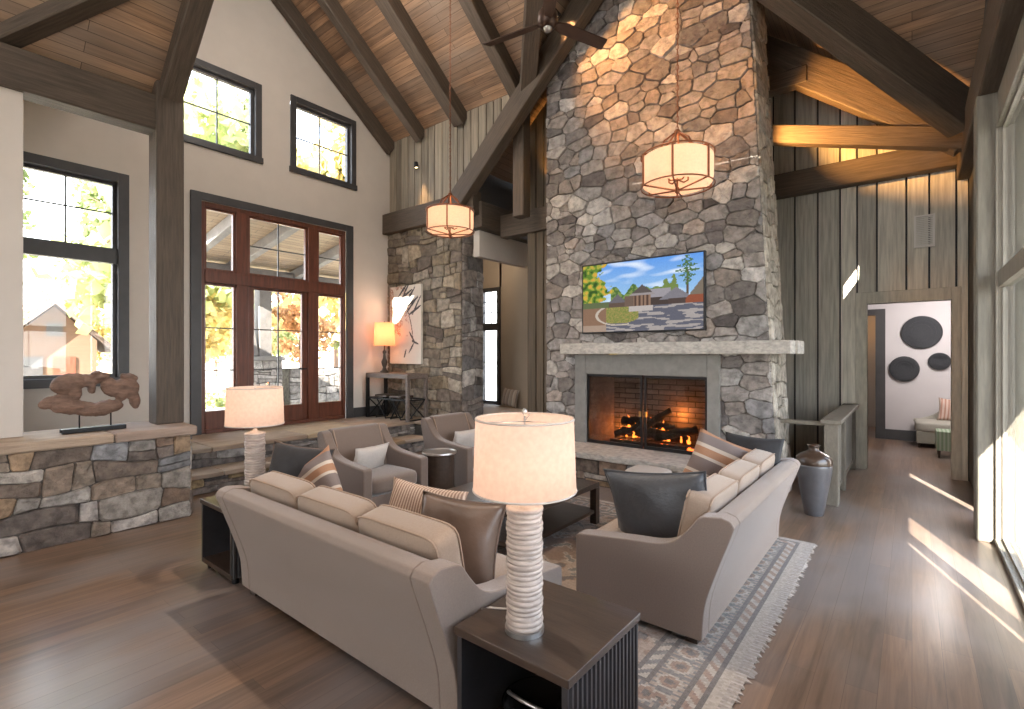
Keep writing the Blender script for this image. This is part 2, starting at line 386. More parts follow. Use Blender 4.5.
def courses(g, regions, fn, seed, su=.36, sv=.2, pal=None, gap=.012, relief=.04, back=(.15, .13, .115), slant=.12):
    rnd = random.Random(seed)
    for reg in regions:
        u0, u1 = reg[0][0], reg[1][0]; v0, v1 = reg[0][1], reg[2][1]
        g.add([fn(p[0], p[1], 0) for p in reg], [[0, 1, 2, 3]], back)
        n = max(1, round((v1 - v0) / sv)); hs = [rnd.uniform(.7, 1.35) for _ in range(n)]; S_ = sum(hs); ys = [v0]
        for h in hs: ys.append(ys[-1] + h / S_ * (v1 - v0))
        ph = [rnd.uniform(0, 9) for _ in ys]
        def ln(i, u):
            if i == 0: return v0
            if i == n: return v1
            return ys[i] + sv * .16 * math.sin(u * 2.9 + ph[i]) + sv * .12 * math.sin(u * 7.3 + ph[i] * 2)
        for i in range(n):
            u = u0
            while u < u1 - .01:
                w = su * rnd.choice([.45, .65, .9, 1.1, 1.45]) * rnd.uniform(.9, 1.1); e = u + w
                if u1 - e < su * .35: e = u1
                s1 = 0 if u == u0 else sl; sl = 0 if e == u1 else rnd.uniform(-slant, slant) * sv
                parts = [(0, 1)]
                if (e - u) < su * .8 and rnd.random() < .4: c = rnd.uniform(.35, .65); parts = [(0, c), (c, 1)]
                elif rnd.random() < .15: c = rnd.uniform(.4, .6); parts = [(0, c), (c, 1)]
                for c0, c1 in parts:
                    def pt(f, c): return (u + f * (e - u) + (s1 * (1 - f) + sl * f) * (c - .5) * 2, ln(i, u + f * (e - u)) * (1 - c) + ln(i + 1, u + f * (e - u)) * c)
                    ring = [pt(f, c0) for f in (.04, .35, .68, .96)] + [pt(1, c0 + (c1 - c0) * f) for f in (.12, .5, .88)] + [pt(f, c1) for f in (.96, .66, .33, .04)] + [pt(0, c0 + (c1 - c0) * f) for f in (.88, .5, .12)]
                    cu = sum(p[0] for p in ring) / 14; cv = sum(p[1] for p in ring) / 14
                    W_ = max(.03, (e - u) / 2); H_ = max(.02, (ring[9][1] - ring[1][1]) / 2)
                    fx, fy = 1 - gap / 2 / W_, 1 - gap / 2 / H_
                    ring = [(cu + (p[0] - cu) * fx + rnd.uniform(-.003, .003), cv + (p[1] - cv) * fy + rnd.uniform(-.003, .003)) for p in ring]
                    h = relief * rnd.uniform(.4, 1.15); f = rnd.uniform(.7, 1.25); colr = tuple(min(.8, x * f) for x in rnd.choice(pal)); tu, tv = rnd.uniform(-.07, .07), rnd.uniform(-.1, .1); m = 14
                    V = [fn(p[0], p[1], 0) for p in ring] + [fn(p[0], p[1], h * .7) for p in ring]
                    V += [fn(cu + (p[0] - cu) * .9, cv + (p[1] - cv) * .86, max(.004, h + tu * (p[0] - cu) + tv * (p[1] - cv) + rnd.uniform(-.005, .005))) for p in ring] + [fn(cu, cv, h * 1.05)]
                    Fc = []
                    for a_ in range(m):
                        b_ = (a_ + 1) % m; Fc += [(a_, b_, m + b_, m + a_), (m + a_, m + b_, 2 * m + b_, 2 * m + a_), (2 * m + a_, 2 * m + b_, 3 * m)]
                    g.add(V, Fc, colr)
                u = e
    return g

PAL = [(.37, .31, .27), (.29, .235, .20), (.42, .37, .335), (.24, .20, .18), (.33, .25, .20), (.48, .44, .41), (.28, .26, .26), (.34, .29, .26), (.38, .29, .23), (.21, .18, .17), (.31, .255, .225)]
PAL = [tuple(v * .62 + .38 * (sum(c) / 3) for v in c) for c in PAL] + [(.15, .13, .125), (.52, .48, .44)]
PAL_D = [(.27, .21, .17), (.34, .26, .20), (.42, .34, .27), (.20, .165, .145), (.40, .28, .18), (.48, .43, .38), (.30, .30, .31), (.55, .50, .46), (.29, .20, .145), (.38, .35, .32)]

# half wall (left) -- face at x=-5.95, end at y=2
g = G()
courses(g, [[(-3, 0), (2.0, 0), (2.0, .86), (-3, .86)]], lambda u, v, d: (-5.95 + d, u, v), 5, .34, .19, PAL_D, .008, .035)
courses(g, [[(-6.7, 0), (-5.95, 0), (-5.95, .86), (-6.7, .86)]], lambda u, v, d: (u, 2.0 + d, v), 6, .34, .22, PAL_D, .014, .03)
g.box(-6.7, -5.97, -3, 1.98, 0, .86, (.09, .08, .07))
hw = g.obj('wall_left_low', M['stone']); hw['kind'] = 'structure'
g = G(); y = -3.0; rnd = random.Random(3)
while y < 2.03:
    L = rnd.choice([.55, .8, 1.1]); e = min(2.05, y + L)
    if 2.05 - e < .3: e = 2.05
    c = rnd.choice([(.50, .36, .20), (.46, .35, .26), (.55, .42, .25), (.40, .30, .24)])
    g.box(-6.75, -5.89 + rnd.uniform(-.015, .015), y + .004, e - .004, .86, .945 + rnd.uniform(0, .01), c); y = e
cp = g.obj('wall_left_cap', M['cap'], bevel=.012, seg=1); cp['kind'] = 'structure'

# west wall with door and windows cut out: rows of plain boxes around the openings
def wallx(name, x0, x1, ylo, yhi, zlo, zhi, holes, m, top=None):
    """wall in the YZ plane with rectangular holes (y0,y1,z0,z1)"""
    ys = sorted({ylo, yhi} | {h[0] for h in holes} | {h[1] for h in holes}); g = G()
    for a, b in zip(ys, ys[1:]):
        hs = sorted([h for h in holes if h[0] <= a + 1e-6 and h[1] >= b - 1e-6], key=lambda h: h[2]); z = zlo
        for h in hs:
            if h[2] > z: g.box(x0, x1, a, b, z, h[2])
            z = h[3]
        ta, tb = (top(a), top(b)) if top else (zhi, zhi)
        if top and a < 3.9 < b:
            g.prism([(a, z), (3.9, z), (3.9, top(3.9)), (a, ta)], 'x', x0, x1); g.prism([(3.9, z), (b, z), (b, tb), (3.9, top(3.9))], 'x', x0, x1)
        else: g.prism([(a, z), (b, z), (b, tb), (a, ta)], 'x', x0, x1)
    o = g.obj(name, m); o['kind'] = 'structure'; return o
DOOR = (2.82, 5.54, .5, 4.12)
W1 = (2.58, 3.84, 4.84, 6.12); W2 = (4.33, 5.62, 4.86, 6.17); WL = (-.2, 2.06, 1.30, 4.14)
wallx('wall_left', XW - .2, XW, 1.93, 6.6, 0, 6, [DOOR, W1, W2] + [(1.93, 2.06, 1.30, 4.14)], M['wall'], top=zB)
wallx('wall_left_alcove', XW - .2, XW, -6, 1.93, 0, 5.25, [(-.2, 1.93, 1.30, 4.14)], M['wall'])
g = G().box(-6.5, -6.36, -6, .78, .95, 4.4); g.obj('wall_left_pier', M['wall'])['kind'] = 'structure'
g = G().box(-6.6, -6.36, -6, -3, 0, 1.03); g.obj('wall_left_rear', M['wall'])['kind'] = 'structure'

# framed windows in the west wall
wn = [0]
def window_x(x, y0, y1, z0, z1, casing=.1, mun_y=(), mun_z=(), rails=(), sash=.045, face=1, cm='frame', depth=.2, name=None):
    """window in a wall of constant x, room on the +X side when face=1. rails: thick horizontal members (z0,z1)"""
    wn[0] += 1
    t = bpy.data.objects.new(name or 'window_%d' % wn[0], None); COL.objects.link(t); t.location = (x, (y0 + y1) / 2, z0); t['kind'] = 'structure'
    ox, oy, oz = x, (y0 + y1) / 2, z0
    def bx(g, a, b, c, d, e, f):
        if depth < .1: a, b = a * .5, b * .5
        g.box(*sorted((a, b)), c - oy, d - oy, e - oz, f - oz)
    s = face
    g = G(); w = casing
    bx(g, -.0, s * .035, y0 - .0, y0 + w, z0, z1); bx(g, 0, s * .035, y1 - w, y1, z0, z1)
    bx(g, 0, s * .035, y0 + w, y1 - w, z1 - w, z1); bx(g, 0, s * .045, y0 - .02, y1 + .02, z0 - .015, z0 + w * .8)
    g.obj('casing', M[cm], t, bevel=.004, seg=1)
    a0, a1, b0, b1 = y0 + w, y1 - w, z0 + w * .8, z1 - w
    g = G()   # reveal + sash
    for A in ((a0 - .0, a0 + sash), (a1 - sash, a1)): bx(g, -s * .12, -s * .05, A[0], A[1], b0, b1)
    for B in ((b0, b0 + sash), (b1 - sash, b1)): bx(g, -s * .12, -s * .05, a0 + sash, a1 - sash, B[0], B[1])
    bx(g, -s * depth, 0, a0 - .03, a0, b0, b1); bx(g, -s * depth, 0, a1, a1 + .03, b0, b1)
    bx(g, -s * depth, 0, a0, a1, b0 - .03, b0); bx(g, -s * depth, 0, a0, a1, b1, b1 + .03)
    for r0, r1 in rails: bx(g, -s * .12, 0, a0, a1, r0, r1)
    g.obj('sash', M[cm], t)
    g = G()
    for my in mun_y:
        if isinstance(my, tuple): bx(g, -s * .095, -s * .07, my[0] - .009, my[0] + .009, my[1], my[2])
        else: bx(g, -s * .095, -s * .07, my - .009, my + .009, b0, b1)
    for mz in mun_z: bx(g, -s * .095, -s * .07, a0, a1, mz - .009, mz + .009)
    if g.V: g.obj('muntin_grid', M[cm], t)
    g = G(); bx(g, -s * .086, -s * .083, a0, a1, b0, b1); g.obj('pane', M['glass'], t)
    return t
window_x(XW, *W1, mun_y=(3.2,), mun_z=(5.45,), cm='frame')
window_x(XW, *W2, mun_y=(4.92,), mun_z=(5.50,), cm='frame')
window_x(XW, *WL, casing=.12, mun_y=((.8, 3.12, 4.05), (1.42, 3.12, 4.05)), mun_z=(3.60,), rails=((2.92, 3.12),))

# French doors with side lights and transoms
t = bpy.data.objects.new('door_1', None); COL.objects.link(t); t.location = (XW, 4.18, .5); t['kind'] = 'structure'
def db(g, x0, x1, y0, y1, z0, z1): g.box(x0, x1, y0 - 4.18, y1 - 4.18, z0 - .5, z1 - .5)
g = G(); db(g, 0, .04, 2.80, 2.945, .5, 4.14); db(g, 0, .04, 5.41, 5.555, .5, 4.14); db(g, 0, .04, 2.945, 5.41, 4.02, 4.14)
g.obj('casing', M['frame'], t, bevel=.004, seg=1)
g = G()
db(g, -.12, .0, 2.945, 3.0, .5, 4.02); db(g, -.12, 0, 5.36, 5.41, .5, 4.02); db(g, -.12, 0, 3.0, 5.36, 3.95, 4.02)
db(g, -.12, .015, 3.45, 3.64, .5, 3.95); db(g, -.12, .015, 4.66, 4.85, .5, 3.95)
db(g, -.12, .02, 3.0, 5.36, 2.80, 2.98); db(g, -.12, .02, 3.0, 5.36, .5, .56)
g.obj('door_frame', M['mahog'], t, bevel=.004, seg=1)
for k, (a, b, mz) in enumerate(((3.0, 3.45, ()), (3.64, 4.66, (4.15,)), (4.85, 5.36, ()))):
    g = G(); st = .035
    db(g, -.09, -.03, a, a + st, 2.98, 3.95); db(g, -.09, -.03, b - st, b, 2.98, 3.95); db(g, -.09, -.03, a + st, b - st, 2.98, 3.02); db(g, -.09, -.03, a + st, b - st, 3.91, 3.95)
    f = g.obj('transom', M['mahog'], t)
    g = G()
    if k: db(g, -.07, -.05, a + st, b - st, 3.455, 3.473)
    for y in mz: db(g, -.07, -.05, y - .009, y + .009, 3.02, 3.91)
    if g.V: g.obj('muntin_grid', M['frame'], f)
    g = G(); db(g, -.062, -.058, a + st, b - st, 3.02, 3.91); g.obj('pane', M['glass'], f)
for k, (a, b, st) in enumerate(((3.0, 3.45, .025), (3.64, 4.66, .10), (4.85, 5.36, .03))):
    g = G()
    db(g, -.09, -.03, a, a + st, .56, 2.8); db(g, -.09, -.03, b - st, b, .56, 2.8); db(g, -.09, -.03, a + st, b - st, .56, .83); db(g, -.09, -.03, a + st, b - st, 2.76, 2.8)
    f = g.obj('door_leaf' if k == 1 else 'side_light', M['mahog'], t, bevel=.004, seg=1)
    g = G()
    for z in (1.455, 2.11): db(g, -.07, -.05, a + st, b - st, z - .009, z + .009)
    if k == 1: db(g, -.07, -.05, 4.141, 4.159, .83, 2.76)
    g.obj('muntin_grid', M['frame'], f)
    g = G(); db(g, -.062, -.058, a + st, b - st, .83, 2.76); g.obj('pane', M['glass'], f)
    if k == 1:
        g = G().tube([(-.02, .43, .95), (.03, .43, .95), (.03, .30, .95)], .012); g.obj('door_handle', M['black'], f)

# entry platform and stone steps
def slabs(name, x0, x1, y0, y1, z0, z1, along, seed, L=(.6, .95, 1.3)):
    r = random.Random(seed); g = G(); a0, a1 = (y0, y1) if along == 'y' else (x0, x1); a = a0
    while a < a1 - .01:
        e = min(a1, a + r.choice(L)); e = a1 if a1 - e < .3 else e
        f = r.uniform(.8, 1.15); c = tuple(v * f for v in r.choice([(.36, .27, .20), (.42, .31, .20), (.33, .27, .23), (.40, .32, .25)]))
        j = r.uniform(-.015, .015)
        if along == 'y': g.box(x0, x1 + j, a + .003, e - .003, z0, z1 + r.uniform(-.004, .004), c)
        else: g.box(a + .003, e - .003, y0 + j, y1, z0, z1 + r.uniform(-.004, .004), c)
        a = e
    o = g.obj(name, M['cap'], bevel=.01, seg=1); o['kind'] = 'structure'; return o
g = G()
courses(g, [[(2.0, 0), (6.0, 0), (6.0, .19), (2.0, .19)]], lambda u, v, d: (-6.76 + d, u, v), 11, .42, .10, PAL + [(.5, .38, .22)], .008, .03)
courses(g, [[(2.0, .25), (6.2, .25), (6.2, .44), (2.0, .44)]], lambda u, v, d: (-7.12 + d, u, v), 12, .42, .10, PAL, .008, .03)
courses(g, [[(-6.76, 0), (-4.35, 0), (-4.35, .42), (-6.76, .42)]], lambda u, v, d: (u, 6.0 - d, v), 13, .42, .14, PAL, .008, .03)
g.box(-8.3, -6.78, 2.05, 6.4, 0, .19, (.1, .09, .08)); g.box(-8.3, -7.14, 2.05, 6.4, .19, .44, (.1, .09, .08)); g.box(-8.3, -4.42, 6.02, 9.1, 0, .42, (.1, .09, .08))
g.obj('wall_platform', M['stone'])['kind'] = 'structure'
slabs('trim_step_lower', -7.14, -6.70, 2.03, 6.0, .19, .25, 'y', 21)
slabs('trim_step_upper', -7.75, -7.06, 2.03, 6.0, .44, .5, 'y', 22)
slabs('floor_platform', -8.35, -7.75, 2.03, 6.0, .44, .5, 'y', 23, (1.1, 1.5))
slabs('floor_platform_north', -8.35, -4.42, 5.96, 6.6, .44, .5, 'x', 24, (.9, 1.3))
slabs('floor_niche', -8.35, -4.9, 6.6, 9.1, .42, .49, 'x', 25, (.9, 1.3))

# stone pier of the alcove
g = G()
courses(g, [[(-8.35, .5), (-6.26, .5), (-6.26, 4.15), (-8.35, 4.15)]], lambda u, v, d: (u, 6.4 - d, v), 31, .30, .20, [(.30, .25, .19), (.24, .19, .14), (.36, .29, .21), (.19, .15, .12), (.40, .34, .27), (.28, .22, .15)], .012, .035)
courses(g, [[(6.4, .5), (6.95, .5), (6.95, 4.15), (6.4, 4.15)]], lambda u, v, d: (-6.26 + d, u, v), 32, .32, .24, PAL, .012, .03)
g.box(-8.35, -6.28, 6.42, 6.95, .5, 4.15, (.09, .08, .07))
g.obj('wall_stone_pier', M['stone'])['kind'] = 'structure'

# boarded gable wall over the pier
def boards(name, fn, u0, u1, top, bot, w=.2, gap=.016, thick=.03, base=(.2, .18, .14), seed=1, holes=(), split=()):
    """vertical boards; fn(u, z, d) -> xyz"""
    r = random.Random(seed); g = G(); u = u0
    while u < u1 - .02:
        e = min(u1, u + w * r.uniform(.75, 1.2)); f = r.uniform(.78, 1.2); c = tuple(v * f for v in base)
        a, b = u + gap / 2, e - gap / 2
        segs = [(bot(a), bot(b), top(a), top(b))]
        for h0, h1, zz0, zz1 in holes:
            if h0 < (a + b) / 2 < h1:
                segs = [(bot(a), bot(b), zz0, zz0), (zz1, zz1, top(a), top(b))]
        for s0, s1, t0, t1 in segs:
            if t0 - s0 < .01 and t1 - s1 < .01: continue
            V = [fn(a, s0, 0), fn(b, s1, 0), fn(b, t1, 0), fn(a, t0, 0), fn(a + .004, s0, thick), fn(b - .004, s1, thick), fn(b - .004, t1, thick), fn(a + .004, t0, thick)]
            g.add(V, [(0, 1, 2, 3), (4, 5, 6, 7), (0, 1, 5, 4), (1, 2, 6, 5), (2, 3, 7, 6), (3, 0, 4, 7)], c)
        u = e
    o = g.obj(name, M['board']); o['kind'] = 'structure'; return o
dk = (.02, .018, .014)
boards('wall_gable_boards', lambda u, z, d: (u, YN - d, z), -8.35, -5.0, lambda u: 6.02, lambda u: 4.15 if u < -6.25 else max(4.15, zA(u)), .19, base=(.30, .255, .195), seed=2)
g = G().prism([(-8.4, 4.15), (-6.3, 4.15), (-5.8, zA(-5.8) - .2), (-5.0, 6.0), (-8.4, 6.0)], 'y', YN + .001, YN + .05); g.obj('wall_gable_backing', M['black'])['kind'] = 'structure'

# back wall (y = 9.1) boards with a doorway
DB = (-.52, .42, 0, 2.45)
boards('wall_back', lambda u, z, d: (u, YB - d, z), -4.6, XE, lambda u: zA(u) + .02, lambda u: 0, .285, .02, base=(.62, .59, .51), seed=5, holes=[(-.66, .50, 0, 2.62)])
g = G()
g.box(-4.6, -.52, YB + .001, YB + .12, 0, 7.4); g.box(.42, XE + .1, YB + .001, YB + .12, 0, 7.4); g.box(-.52, .42, YB + .001, YB + .12, 2.45, 7.4)
g.obj('wall_back_core', M['black'])['kind'] = 'structure'
g = G().box(-.66, -.52, YB - .045, YB + .13, 0, 2.62).box(.42, .52, YB - .045, YB + .13, 0, 2.62).box(-.52, .42, YB - .045, YB + .13, 2.45, 2.62)
g.obj('trim_doorway', mat('casing_boards', (.50, .475, .40), .7, .2, 4, (7, 7, 1), bump=.2), bevel=.005, seg=1)['kind'] = 'structure'
boards('wall_north_recess', lambda u, z, d: (u, 7.0 - d, z), -5.24, -4.4, lambda u: zA(u), lambda u: 0, .2, base=(.12, .09, .06), seed=9)
g = G().box(-5.24, -4.4, 7.0, 7.1, 0, 5.7); g.obj('wall_north_recess_core', M['black'])['kind'] = 'structure'

# niche behind the pier
g = G().box(-8.35, -7.66 - .55, 9.1, 9.2, .4, 4.3).box(-7.66, -5.9, 9.1, 9.2, .4, 4.3).box(-8.25, -7.6, 9.1, 9.2, 3.30, 4.3); g.obj('wall_niche_back', M['tan'])['kind'] = 'structure'
g = G().box(-6.61, -4.4, 8.3, 8.4, .4, 4.3); g.obj('wall_niche_block', M['tan'])['kind'] = 'structure'
g = G().box(-6.62, -6.56, 8.4, 9.1, .4, 4.3); g.obj('wall_niche_return', M['tan'])['kind'] = 'structure'
g = G().box(-8.5, -8.35, 6.6, 9.2, .4, 4.3); g.obj('wall_niche_left', M['tan'])['kind'] = 'structure'
g = G().box(-6.12, -5.98, 6.55, 8.02, 3.44, 3.92); g.obj('wall_niche_bulkhead', M['wall'])['kind'] = 'structure'
wt = bpy.data.objects.new('window_niche', None); COL.objects.link(wt); wt.location = (-7.93, 9.1, .5); wt['kind'] = 'structure'
g = G()
for b in ((-.29, -.22, .0, 2.8), (.22, .31, 0, 2.8)): g.box(b[0], b[1], -.05, .06, b[2], b[3])
g.box(-.22, .22, -.05, .06, 0, .09); g.box(-.22, .22, -.05, .06, 2.71, 2.8); g.box(-.22, .22, -.04, .06, 1.78, 1.95)
g.obj('window_frame', M['frame'], wt)
g = G().box(-.22, .22, .0, .02, 1.0, 1.018).box(-.22, .22, 0, .02, 2.2, 2.218).box(-.22, .22, 0, .02, 2.46, 2.478).box(-.01, .01, 0, .02, 1.95, 2.71); g.obj('muntin_grid', M['frame'], wt)
g = G().box(-.22, .22, .008, .012, .09, 2.71); g.obj('pane', M['glass'], wt)
G().box(-6.08, -5.96, 6.46, 9.1, 3.9, 5.35).obj('wall_niche_upper', M['beam_d'])['kind'] = 'structure'

# ------------------------------------------------------------------ timber frame
B = M['beam']
def tb(p0, p1, w=.2, h=.3, m=None, **k): return beam(trim(), p0, p1, w, h, m or B, kind='structure', **k)
tb((-6.40, 1.92, .95), (-6.40, 1.92, 4.63), .26, .26)
tb((-6.42, -6, 4.27), (-6.42, 2.05, 4.29), .24, .38)                      # eave beam, left
tb((-6.42, 1.93, zA(-6.42) - .09), (-2.95, 1.93, zA(-2.95) - .09), .2, .19)
tb((-6.75, .3, 4.36), (-5.3, 1.85, 5.6), .2, .28)
for y in (-.55, -3.0): tb((-6.42, y, zA(-6.42) - .15), (-2.95, y, zA(-2.95) - .15), .22, .3)
for x, w in ((-8.26, .14), (-7.36, .16), (-6.28, .24), (-4.95, .2), (-3.55, .2)):
    ylo = 6.42 if x < -4.6 else 5.0
    tb((x, 3.9, zB(3.9) - .14), (x, ylo, zB(ylo) - .14), w, .28)
for x in (-7.36, -6.28): tb((x, 1.95, zB(1.95) - .14), (x, 3.9, zB(3.9) - .14), .18, .28)
tb((-3, -6, 7.42), (-3, 9.05, 7.35), .2, .34)
tb((-3 - vx, YN - .05, 5.98 - .22), (-3, yr, 7.62 - .22), .24, .3)      # west valley
tb((XE - .1, ye - .25, zA(XE) - .22), (-3, yr, 7.62 - .22), .26, .42)      # east valley
tb((-6.4, 6.22, zA(-6.4) - .40), (-3.0, 6.22, zA(-3.0) - .32), .22, .34)     # truss 1 rafter west
tb((-5.0, 6.5, 3.95), (-5.0, 6.5, 5.95), .2, .22)
tb((-8.35, 6.35, 4.32), (-5.85, 6.35, 4.32), .22, .40)                   # header over pier
tb((-5.9, 6.4, 4.13), (-5.9, 9.05, 4.13), .22, .45)
tb((-5.8, 7.0, 4.0), (-4.5, 7.0, 4.0), .2, .4)
for s, x0 in ((1, XE - .05), (-1, -6.45)):                               # truss 2, y = 8.2
    tb((x0, 8.2, zA(x0) - .38), (-3.0, 8.2, 7.62 - .42), .24, .44)
    tb((x0 - s * .0, 8.12, 4.28), (-3.0, 8.12, 5.33), .18, .25)
tb((-4.85, 8.16, 5.66), (-1.15, 8.16, 5.66), .2, .24)
tb((-6.3, 8.98, 4.40), (XE - .1, 8.98, 4.40), .2, .36)                     # tie beam on back wall
tb((XE - .02, -6, 4.28), (XE - .02, 9.05, 4.28), .22, .46)                   # header, window wall
g = G().box(-.08, .17, -.15, .15, 0, 4.06); o = g.obj(trim(), mat('post_boards', (.19, .175, .145), .7, .25, 4, (7, 7, .6), bump=.3), bevel=.01, seg=1); o.location = (.54, 6.36, 0); o['kind'] = 'structure'

# ------------------------------------------------------------------ east window wall
wallx('wall_right', XE, XE + .05, 6.5, 9.2, 0, 4.1, [(7.0, 7.38, .02, 2.6)], mat('dark_boards', (.10, .085, .062), .8, .3, 4, (7, 7, .6), bump=.2))
E1 = mat('pale_wood_frame', (.24, .22, .185), .6, .15, 5, (5, 5, 1))
M['efr'] = E1
wallx('wall_right_windows', XE, XE + .06, -6, 6.5, 0, 4.1, [(3.72, 6.20, .03, 3.75), (.9, 3.6, 1.02, 3.75), (-2.3, .6, 1.02, 3.75), (-5.5, -2.6, 1.02, 3.75)], E1)
wallx('wall_right_gable', XE, XE + .1, 0, 8.2, 4.1, 8, [(4.80, 5.63, 4.44, 5.04)], M['beam_d'], top=zB)
window_x(XE, 3.72, 6.20, .03, 3.75, casing=.03, mun_y=(), rails=((2.30, 2.44),), face=-1, cm='efr', sash=.02, depth=.06)
G().box(XE - .02, XE + .05, 4.08, 4.20, .05, 3.75).obj(trim(), E1)['kind'] = 'structure'
for a, b in ((.9, 3.6), (-2.3, .6), (-5.5, -2.6)):
    window_x(XE, a, b, 1.02, 3.75, casing=.05, mun_y=((a + b) / 2,), rails=((2.30, 2.44),), face=-1, cm='efr', sash=.03, depth=.12)
# pale exterior return wall and porch roof that shade the window wall
g = G().box(XE + .065, .82, 6.27, 6.39, -.3, 3.95); g.obj('wall_porch_end', mat('cream_siding', (.20, .19, .155), .8, .04, 3))['kind'] = 'structure'
g = G().box(XE + .18, 2.6, -9, 6.9, 4.0, 4.14); g.obj('ceiling_porch_east', M['ceil'])['kind'] = 'structure'
g = G().box(2.58, 2.61, -.68, .18, -.3, 4.0).box(2.58, 2.61, -9, -1.80, -.3, 4.0).obj('wall_sun_blocker', M['slab'])['kind'] = 'structure'  # unseen thin panels added to block sun between the floor streaks
G().box(-9, 2.6, -13, -6.1, 4.0, 4.14).obj('ceiling_sun_blocker', M['ceil'])['kind'] = 'structure'  # unseen roof added to keep sun out of the rear openings
# south end of the room (behind the camera): tall glazed wall
g = G()
for x in (-8.5, -2.0, .4): g.box(x, x + (4.6 if x < -8 else .3), -6.1, -5.9, 0, 8)
g.box(-8.5, .7, -6.1, -5.9, 0, .15); g.box(-8.5, .7, -6.1, -5.9, 3.6, 8)
g.obj('wall_rear', M['wall'])['kind'] = 'structure'

# ------------------------------------------------------------------ fireplace
FP = thing('stone_fireplace', 'massive tapering fieldstone chimney with a gas log fire behind screen doors', 'fireplace', (-2.83, 6.4, 0))
def fw(u, v, d): return (u + 2.83, -d, v)
xr = lambda z: -1.196 - .0525 * z
g = G()
masonry(g, [[(-4.42, 0), (-3.86, 0), (-3.86, 1.78), (-4.42, 1.78)], [(-4.42, 1.78), (xr(1.78), 1.78), (xr(7.7), 7.7), (-4.42, 7.7)], [(-1.85, 0), (xr(0), 0), (xr(1.78), 1.78), (-1.85, 1.78)]], fw, 41, .29, .175, PAL, .007, .034)
masonry(g, [[(6.4, 0), (7.15, 0), (7.15, 7.7), (6.4, 7.7)]], lambda u, v, d: (xr(v) + 2.83 + d * .6, u - 6.4, v), 42, .40, .26, [(.55, .50, .43), (.48, .43, .36), (.42, .37, .31)], .012, .05)
g.add([(-4.42 + 2.83, 0, 0), (-4.42 + 2.83, .6, 0), (-4.42 + 2.83, .6, 7.7), (-4.42 + 2.83, 0, 7.7)], [(0, 1, 2, 3)], (.2, .17, .14))
g.obj('chimney_breast', M['stone'], FP)
g = G().box(-1.19, 1.80, -.26, .02, 1.705, 1.86).box(1.60, 1.83, .02, .42, 1.705, 1.86)
o = g.obj('mantel_shelf', M['mantel'], FP, bevel=.012, seg=2)
g = G().box(-1.05, -.87, -.07, .02, .42, 1.70).box(.85, 1.0, -.07, .02, .42, 1.70).box(-.87, .85, -.07, .02, 1.42, 1.70)
g.obj('surround', M['slab'], FP, bevel=.006, seg=1)
g = G().box(-1.30, 1.33, -.72, .0, .34, .42); g.obj('hearth_slab', M['mantel'], FP, bevel=.012, seg=2)
g = G(); courses(g, [[(-4.1, 0), (-1.52, 0), (-1.52, .34), (-4.1, .34)]], lambda u, v, d: (u + 2.83, -.66 - d, v), 43, .34, .2, PAL_D, .014, .02)
courses(g, [[(-.66, 0), (0, 0), (0, .34), (-.66, .34)]], lambda u, v, d: (1.31 + d, u, v), 44, .3, .2, PAL_D, .014, .02)
g.obj('hearth_base', M['stone'], FP)
fbm = planks('firebox_brick', (.16, .13, .115), (.11, .09, .08), (.03, .025, .02), .075, .26, .8, .008, .4, .5)
g = G()
g.box(-.87, .85, .5, .54, .42, 1.42); g.obj('firebox_back', fbm, FP).rotation_euler = (0, 0, 0)
for c in FP.children:
    if c.name.startswith('firebox_back'):
        # brick rows follow local Y: rebuild lying down and stand it up
        me = c.data
        for v in me.vertices: x, y, z = v.co; v.co = (x, z, -y)
        c.rotation_euler = (PI / 2, 0, 0)
g = G().add([(-.87, 0, .42), (-.7, .5, .42), (-.7, .5, 1.42), (-.87, 0, 1.42)], [(0, 1, 2, 3)]).add([(.85, 0, .42), (.68, .5, .42), (.68, .5, 1.42), (.85, 0, 1.42)], [(0, 1, 2, 3)])
g.box(-.87, .85, 0, .54, .40, .422).box(-.87, .85, 0, .54, 1.42, 1.44)
g.obj('firebox_lining', mat('soot_lining', (.10, .08, .07), .9, .3, 12, bump=.3), FP)
for nm, a, b in (('screen_door', -.865, -.012), ('screen_door', .012, .845)):
    g = G().box(a, a + .03, -.03, .0, .43, 1.415).box(b - .03, b, -.03, 0, .43, 1.415).box(a + .03, b - .03, -.03, 0, .43, .47).box(a + .03, b - .03, -.03, 0, 1.385, 1.415)
    d = g.obj(nm, M['black'], FP)
    hx = b - .03 if a < 0 else a + .03
    G().box(hx - .012, hx + .012, -.05, -.03, .86, .93).obj('pull_handle', mat('brass', (.5, .33, .12), .3, .1, 9, metal=.9), d)
    sm = glass('screen_glass', (.82, .80, .78)); G().box(a + .03, b - .03, -.016, -.013, .47, 1.385).obj('screen_pane', sm, d)
logm = mat('charred_log', (.03, .024, .02), .95, .5, 9, bump=1, bscale=14)
for pts, r in ((((-.42, .24, .60), (.0, .22, .61), (.52, .26, .59)), .075), (((-.48, .36, .72), (-.1, .33, .74), (.3, .37, .70)), .07), (((-.2, .16, .60), (.05, .28, .80), (.22, .40, .92)), .05), (((.1, .14, .56), (.4, .16, .66), (.6, .3, .70)), .055), (((-.5, .12, .56), (-.25, .18, .64), (-.05, .3, .80)), .05)):
    P = []
    for i in range(9):
        q = i / 8 * 2; k = min(1, int(q)); f = q - k
        a, b = Vector(pts[k]), Vector(pts[k + 1]); P.append(a.lerp(b, f) + Vector((random.uniform(-.01, .01),) * 3))
    G().tube(P, [r * random.uniform(.85, 1.12) for _ in P], 12).obj('log', logm, FP, smooth=True)
g = G()
for i in range(8): g.box(-.5 + i * .14, -.49 + i * .14, .08, .45, .47, .49)
